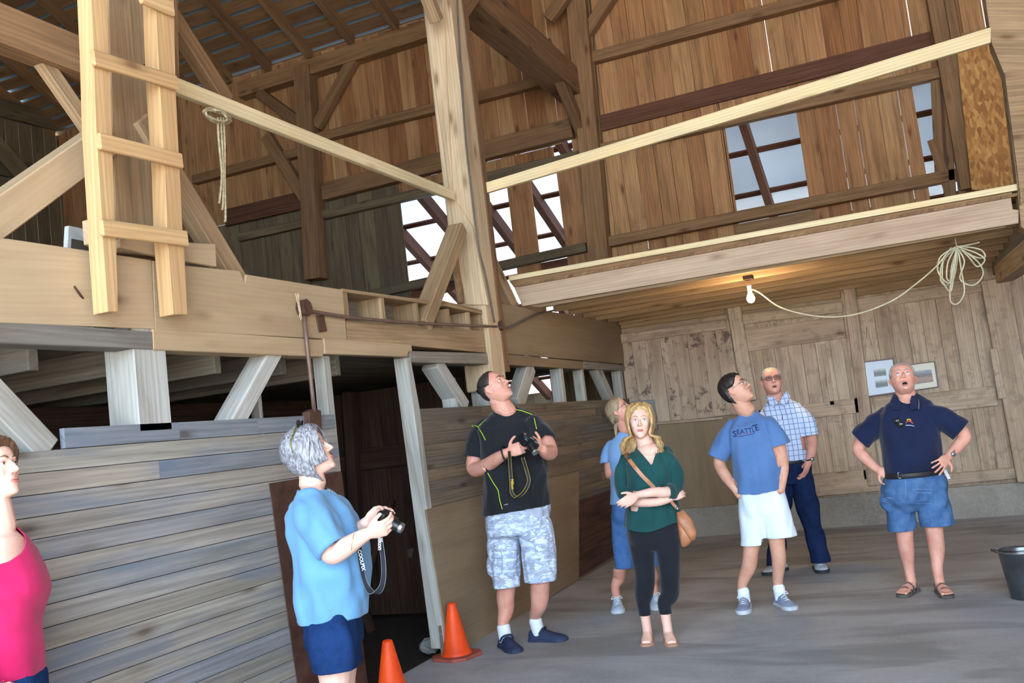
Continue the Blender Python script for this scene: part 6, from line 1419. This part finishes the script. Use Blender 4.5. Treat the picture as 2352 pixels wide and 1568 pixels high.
# ================================================================ SMALLER THINGS
def cone(name, label, px, py, k=1.0, dirty=True):
    c = P(px, py, 'z', 0.0); c.z = 0; e = empty(name, c, label, 'cone', 'traffic cones')
    V, F = lathe_geo([(.112 * k, .022), (.108 * k, .032), (.103 * k, .045), (.098 * k, .05), (.032 * k, .372 * k), (.027 * k, .385 * k), (.022 * k, .385 * k), (.02 * k, .34 * k)], c, 32); F = F[:-2]
    raw('cone_body', V, F, M_ORANGE, e)
    m = MB(); R = .165 * k; pts = []
    for q in range(4):
        for da in (-.28, .28): a = math.pi / 2 * q + .55 + da; pts.append(c + Vector((R * math.cos(a) * 1.12, R * math.sin(a) * 1.12, .0)))
    m.prism(pts, UP, .022); m.build('base', M_ORANGE_D, e, .004); return e
cone('traffic_cone', 'orange traffic cone with a dirty base beside the leaning pale post', 1050, 1508, .97)
cone('traffic_cone', 'orange traffic cone at the bottom edge right of the silver haired woman', 905, 1622, 1.0)
s_ = P(988, 1494, 'z', 0); V, F = ball(Vector((s_.x, s_.y, .035)), .085, .06, .055, None, 12)
g = np.random.RandomState(4); V = [Vector(v) + Vector(g.uniform(-.008, .008, 3)) for v in V]
tag(raw('stone', V, F, M_STONE, None, False, origin=(s_.x, s_.y, 0)), 'grey stone under the foot of the leaning post', 'stone')
# conduit, boxes, cable
XC = XL + .035
pc = empty('conduit', P(697, 712, 'x', XC), 'brown electric conduit running down and right from the rusty box to the doorway post', 'pipe')
V, F = tube_geo([P(697, 712, 'x', XC), P(706, 800, 'x', XC), P(716, 890, 'x', XC), P(722, 945, 'x', XC)], .013, 10); raw('downpipe', V, F, M_PIPE, pc)
V, F = tube_geo(catmull([P(700, 712, 'x', XC), P(790, 727, 'x', XC), P(900, 738, 'x', XC), P(1000, 744, 'x', XC), P(1140, 750, 'x', XC)], 4), .012, 10); raw('crosspipe', V, F, M_PIPE, pc)
def jbox(name, label, px, py, r, mat=M_RUST):
    c = P(px, py, 'x', XC); V, F = tube_geo([c - Vector((.02, 0, 0)), c + Vector((.03, 0, 0)), c + Vector((.034, 0, 0))], [r, r, r * .85], 8); return tag(raw(name, V, F, mat, None, False, origin=tuple(c)), label, 'electrical box')
jbox('junction_box', 'rusty octagonal junction box with straw stuck in it, left end of the conduit', 697, 708, .052)
jbox('junction_box', 'rusty junction box at the foot of the centre post, right end of the conduit', 1147, 748, .045)
m = MB()
for q in range(9): a = P(684 + q % 3 * 2, 700, 'x', XC + .02); m.bar(a, a + Vector((0, rnd.uniform(-.03, .02), rnd.choice((.06, -.09)) * rnd.uniform(.6, 1.2))), .003, .002, Vector((1, 0, 0)))
tag(m.build('straw', W_PINE), 'wisps of straw poking out of the left junction box', 'straw', kind='stuff')
slab('switch_box', 'wooden and metal switch box at the lower end of the conduit', 'electrical box', 'x', XL + .04, [(710, 945), (722, 938), (738, 942), (740, 985), (712, 985)], .05, M_RUST)
slab('latch_plate', 'rusty rectangular plate on the plywood right of the left junction box', 'plate', 'x', XL + .022, [(727, 725), (745, 724), (752, 760), (735, 763)], .012, M_RUST)
V, F = tube_geo([P(171, 658, 'x', XL + .04), P(190, 685, 'x', XL + .01), P(193, 692, 'x', XL - .01)], .005, 6); tag(raw('bent_nail', V, F, M_RUST, None, origin=tuple(P(190, 685, 'x', XL))), 'bent nail in the plywood left of the ladder foot', 'nail')
tag(tube('cable', catmull([P(1048, -40, 'x', -3.2), P(1058, 150, 'x', -3.2), P(1068, 300, 'x', -3.2), P(1082, 430, 'x', -3.2), P(1098, 560, 'x', -3.2), P(1117, 640, 'x', -3.2), P(1136, 740, 'x', -3.21)], 5), .009, M_CABLE), 'dark cable running down the right side of the centre post', 'cable')
tag(tube('cable', catmull([P(1150, 752, 'x', XC), P(1170, 752, 'x', XC), P(1200, 738, 'x', XC), P(1235, 722, 'x', XC), P(1275, 712, 'x', XC), P(1310, 704, 'x', XC + .05)], 5), .010, M_CABLE), 'grey cable curving from the right junction box up to the loft joists', 'cable')
# lit bulb on the first joist with its cord
YL = YF + .55
lb = empty('hanging_bulb', P(1720, 650, 'y', YL), 'lit bare light bulb in a porcelain socket under the loft', 'lamp')
bc = P(1724, 682, 'y', YL); top = P(1719, 640, 'y', YL)
V, F = lathe_geo([(.004, -.055), (.022, -.048), (.034, -.03), (.037, -.010), (.030, .015), (.018, .035), (.013, .05)], bc, 20); raw('bulb', V, F, M_BULB, lb)
V, F = lathe_geo([(.018, .04), (.02, .05), (.02, .10), (.03, .11)], bc, 16); raw('socket', V, F, M_WHITE, lb)
m = MB(); m.box(top + Vector((-.045, -.04, -.012)), top + Vector((.045, .04, .03))); m.build('ceiling_plate', M_RUST, lb, .004)
pl = bpy.data.lights.new('bulb_light', 'POINT'); pl.energy = 5; pl.color = (1, .66, .34); pl.shadow_soft_size = .045; plo = bpy.data.objects.new('bulb_light', pl); COL.objects.link(plo); plo.location = bc - Vector((0, 0, .09)); 
ZR = YF + .35
cord = [P(x, y, 'y', Y_) for x, y, Y_ in ((1727, 664, YL), (1745, 672, YL), (1790, 704, YL), (1850, 722, YL), (1915, 728, YL - .02), (1980, 718, YL - .05), (2050, 690, YL - .1), (2100, 655, YL - .15), (2150, 612, ZR), (2185, 568, ZR))]
tag(tube('cord', catmull(cord, 6), .0065, M_CORD), 'cream cord sagging from the light bulb to the coil at the right', 'cord')
L = []; g = np.random.RandomState(3); top = P(2197, 566, 'y', ZR)
loops = [((2160, 590), (2155, 625), (2180, 650), (2186, 610)), ((2170, 585), (2165, 640), (2184, 668), (2192, 615)), ((2185, 640), (2183, 690), (2200, 697), (2215, 670), (2208, 620)), ((2215, 600), (2205, 640), (2235, 655), (2258, 630), (2245, 600)), ((2240, 580), (2262, 596), (2245, 612), (2225, 590)), ((2178, 600), (2175, 640), (2190, 640), (2198, 600)), ((2230, 568), (2255, 575), (2262, 590), (2240, 590)), ((2166, 600), (2160, 640), (2175, 655), (2190, 620))]
for lp_ in loops:
    pts = [top] + [P(x, y, 'y', ZR + g.uniform(-.05, .05)) for x, y in lp_] + [top + Vector((.01, .01, 0))]
    L.append(tube_geo(catmull(pts, 7), .0065, 6))
L.append(tube_geo(catmull([top, P(2225, 562, 'y', ZR), P(2250, 556, 'y', ZR)], 4), .0065, 6)); L.append(tube_geo([top + Vector((0, 0, .10)), top], .004, 6))
V, F = join_geo(L); tag(raw('cord_coil', V, F, M_CORD, None, origin=tuple(top)), 'tangled coil of cream cord hanging under the right end of the loft', 'cord')
# rope over the rail at the left
XR = -3.3; L = []; t0 = P(505, 262, 'x', XR)
for dx, lo in ((-5, 455), (2, 470), (8, 500)):
    L.append(tube_geo(catmull([P(505 + dx, 270, 'x', XR), P(508 + dx, 330, 'x', XR), P(512 + dx * .5, 400, 'x', XR), P(510 + dx, lo, 'x', XR), P(508 + dx, lo + (12 if dx < 8 else 5), 'x', XR)], 5), .007, 6))
for k in range(6):
    cx, cy, rx, ry = 505 + g.uniform(-18, 12), 268 + g.uniform(-6, 8), g.uniform(18, 34), g.uniform(8, 16)
    L.append(tube_geo(catmull([P(cx + rx * math.cos(a) , cy + ry * math.sin(a) + rx * .3 * math.cos(a), 'x', XR + .035 * math.sin(a + k)) for a in [2 * math.pi * j / 9 for j in range(9)]], 4, True), .007, 6))
V, F = join_geo(L); tag(raw('rope', V, F, M_ROPE, None, origin=tuple(t0)), 'old rope knotted and hanging below the pine rail left of the centre', 'rope')
# framed pictures
def picture(label, poly, mat_w, items, Yp):
    q = [P(x, y, 'y', Yp) for x, y in poly]; c = sum(q, Vector()) / 4; e = empty('framed_picture', c, label, 'picture')
    m = MB(); n = Vector((0, 1, 0)); inn = [c + (p - c) * .93 for p in q]
    for i in range(4): j = (i + 1) % 4; m.prism([q[i], q[j], inn[j], inn[i]], n, .018, q[j] - q[i])
    m.build('frame', M_FRAMEW, e, .001)
    m = MB(); m.prism([p + Vector((0, .006, 0)) for p in inn], n, .004); m.build('mount', mat_w, e)
    for it, mt in items:
        m = MB(); m.prism([P(x, y, 'y', Yp + .004) for x, y in it], n, .003); m.build('photograph', mt, e)
M_FRAMEW = plain('dark red wood frame', s2l(92, 54, 50), .4); M_MAT = plain('white mount', s2l(214, 226, 238), .6, var=.01); M_MATC = plain('cream mount', s2l(226, 222, 204), .6, var=.01)
def m_photo(name, cols, sc):
    m, nt, b = mat_new(name); tc = N(nt, 'ShaderNodeTexCoord').outputs['Generated']; sp = N(nt, 'ShaderNodeSeparateXYZ'); nt.links.new(tc, sp.inputs[0])
    f = noise_n(nt, mapping(nt, tc, (sc, 1, sc)), 3, 4); v = math_n(nt, 'ADD', sp.outputs[2], math_n(nt, 'MULTIPLY', math_n(nt, 'SUBTRACT', f, .5), .7))
    nt.links.new(ramp(nt, v, [(i / (len(cols) - 1), c) for i, c in enumerate(cols)]), b.inputs['Base Color']); b.inputs['Roughness'].default_value = .4; return m
PH_G = m_photo('old grey photograph', [s2l(120, 124, 122), s2l(70, 76, 74), s2l(120, 128, 124), s2l(196, 202, 202)], 2.4); PH_C = m_photo('landscape photograph', [s2l(120, 84, 72), s2l(160, 124, 104), s2l(90, 74, 70), s2l(150, 158, 176)], 1.6)
picture('framed picture with two small grey photographs, left of the navy polo man\'s head', [(1982, 830), (2052, 822), (2062, 902), (1992, 912)], M_MAT, [([(2006, 848), (2034, 845), (2036, 862), (2008, 865)], PH_G), ([(2010, 873), (2038, 870), (2040, 887), (2012, 891)], PH_G)], YB - .09)
picture('framed landscape picture right of the navy polo man\'s head', [(2085, 837), (2147, 829), (2156, 889), (2094, 898)], M_MATC, [([(2098, 853), (2139, 848), (2144, 876), (2104, 882)], PH_C)], YB - .05)
for x0, x1 in ((1988, 1986), (2010, 2013)): tag(tube('picture_wire', [P(1990, 750, 'y', YB - .06), P(x0 if x0 < 2000 else 2013, 826, 'y', YB - .075)], .0015, M_CABLE), 'thin wire holding the left framed picture, %s strand' % ('left' if x0 < 2000 else 'slanting'), 'wire')
# metal bucket at the right edge
bp = P(2366, 1372, 'z', 0); k_ = empty('bucket', (bp.x, bp.y, 0), 'dark metal bucket with a shiny rim, cut off by the right edge of the picture', 'bucket')
V, F = lathe_geo([(.10, 0), (.115, .005), (.152, .31), (.157, .315), (.157, .325), (.150, .325), (.146, .31), (.108, .012), (.0, .012)], (bp.x, bp.y, 0), 36); raw('bucket_body', V, F[:-2], plain('dark galvanised metal', s2l(110, 114, 118), .3, .7, .5, .2, 8), k_)
V, F = tube_geo([Vector((bp.x + .158 * math.cos(a), bp.y + .158 * math.sin(a), .322)) for a in [2 * math.pi * j / 36 for j in range(37)]], .006, 8); raw('rim', V, F, M_METAL, k_)
V, F = tube_geo(catmull([Vector((bp.x - .158, bp.y, .31)), Vector((bp.x - .19, bp.y, .335)), Vector((bp.x - .10, bp.y - .16, .34)), Vector((bp.x + .05, bp.y - .17, .34)), Vector((bp.x + .158, bp.y - .02, .31))], 6), .004, 6); raw('handle', V, F, M_BLACK, k_)
# white window sash behind the ladder foot
q = [(156, 520), (214, 535), (214, 562), (150, 553)]
ws = empty('window_sash', P(185, 540, 'x', -3.9), 'white painted window sash standing behind the plywood left of the ladder', 'window sash')
m = MB(); O = [P(x, y, 'x', -3.9) for x, y in ((158, 518), (222, 532), (214, 790), (144, 775))]; cc = sum(O, Vector()) / 4
for i in range(4): j = (i + 1) % 4; m.prism([O[i], O[j], cc + (O[j] - cc) * .78, cc + (O[i] - cc) * .78], NAX['x'], .03, O[j] - O[i])
m.build('frame', M_WHITE, ws)
m = MB(); m.prism([cc + (p - cc) * .78 for p in O], NAX['x'], .01); m.build('pane', M_CABLE, ws)
# bits inside the dark doorway
tag(tube('iron_ring', [P(832 + 13 * math.cos(a), 1188 + 11 * math.sin(a), 'y', 7.652) for a in [2 * math.pi * j / 20 for j in range(21)]], .006, M_CABLE), 'iron ring hanging on the stable boards inside the doorway', 'ring')
slab('paper_scrap', 'pale scrap of paper pinned on the stable boards inside the dark doorway', 'paper', 'y', 7.655, [(935, 1262), (950, 1258), (946, 1280), (939, 1280)], .003, M_CABLE, bevel=0)
for lab, a, b in (('old plank leaning aslant on the stable boards inside the doorway', (-4.9, 7.3, .0), (-4.5, 7.6, 1.05)), ('second plank leaning low on the stable boards inside the doorway', (-4.6, 7.2, .0), (-5.1, 7.6, .8))):
    m = MB(); m.bar(Vector(a) - Vector((0, 0, .06)), b, .08, .03, (0, 1, 0)); tag(m.build('scrap_plank', W_CELLAR, None), lab, 'plank')
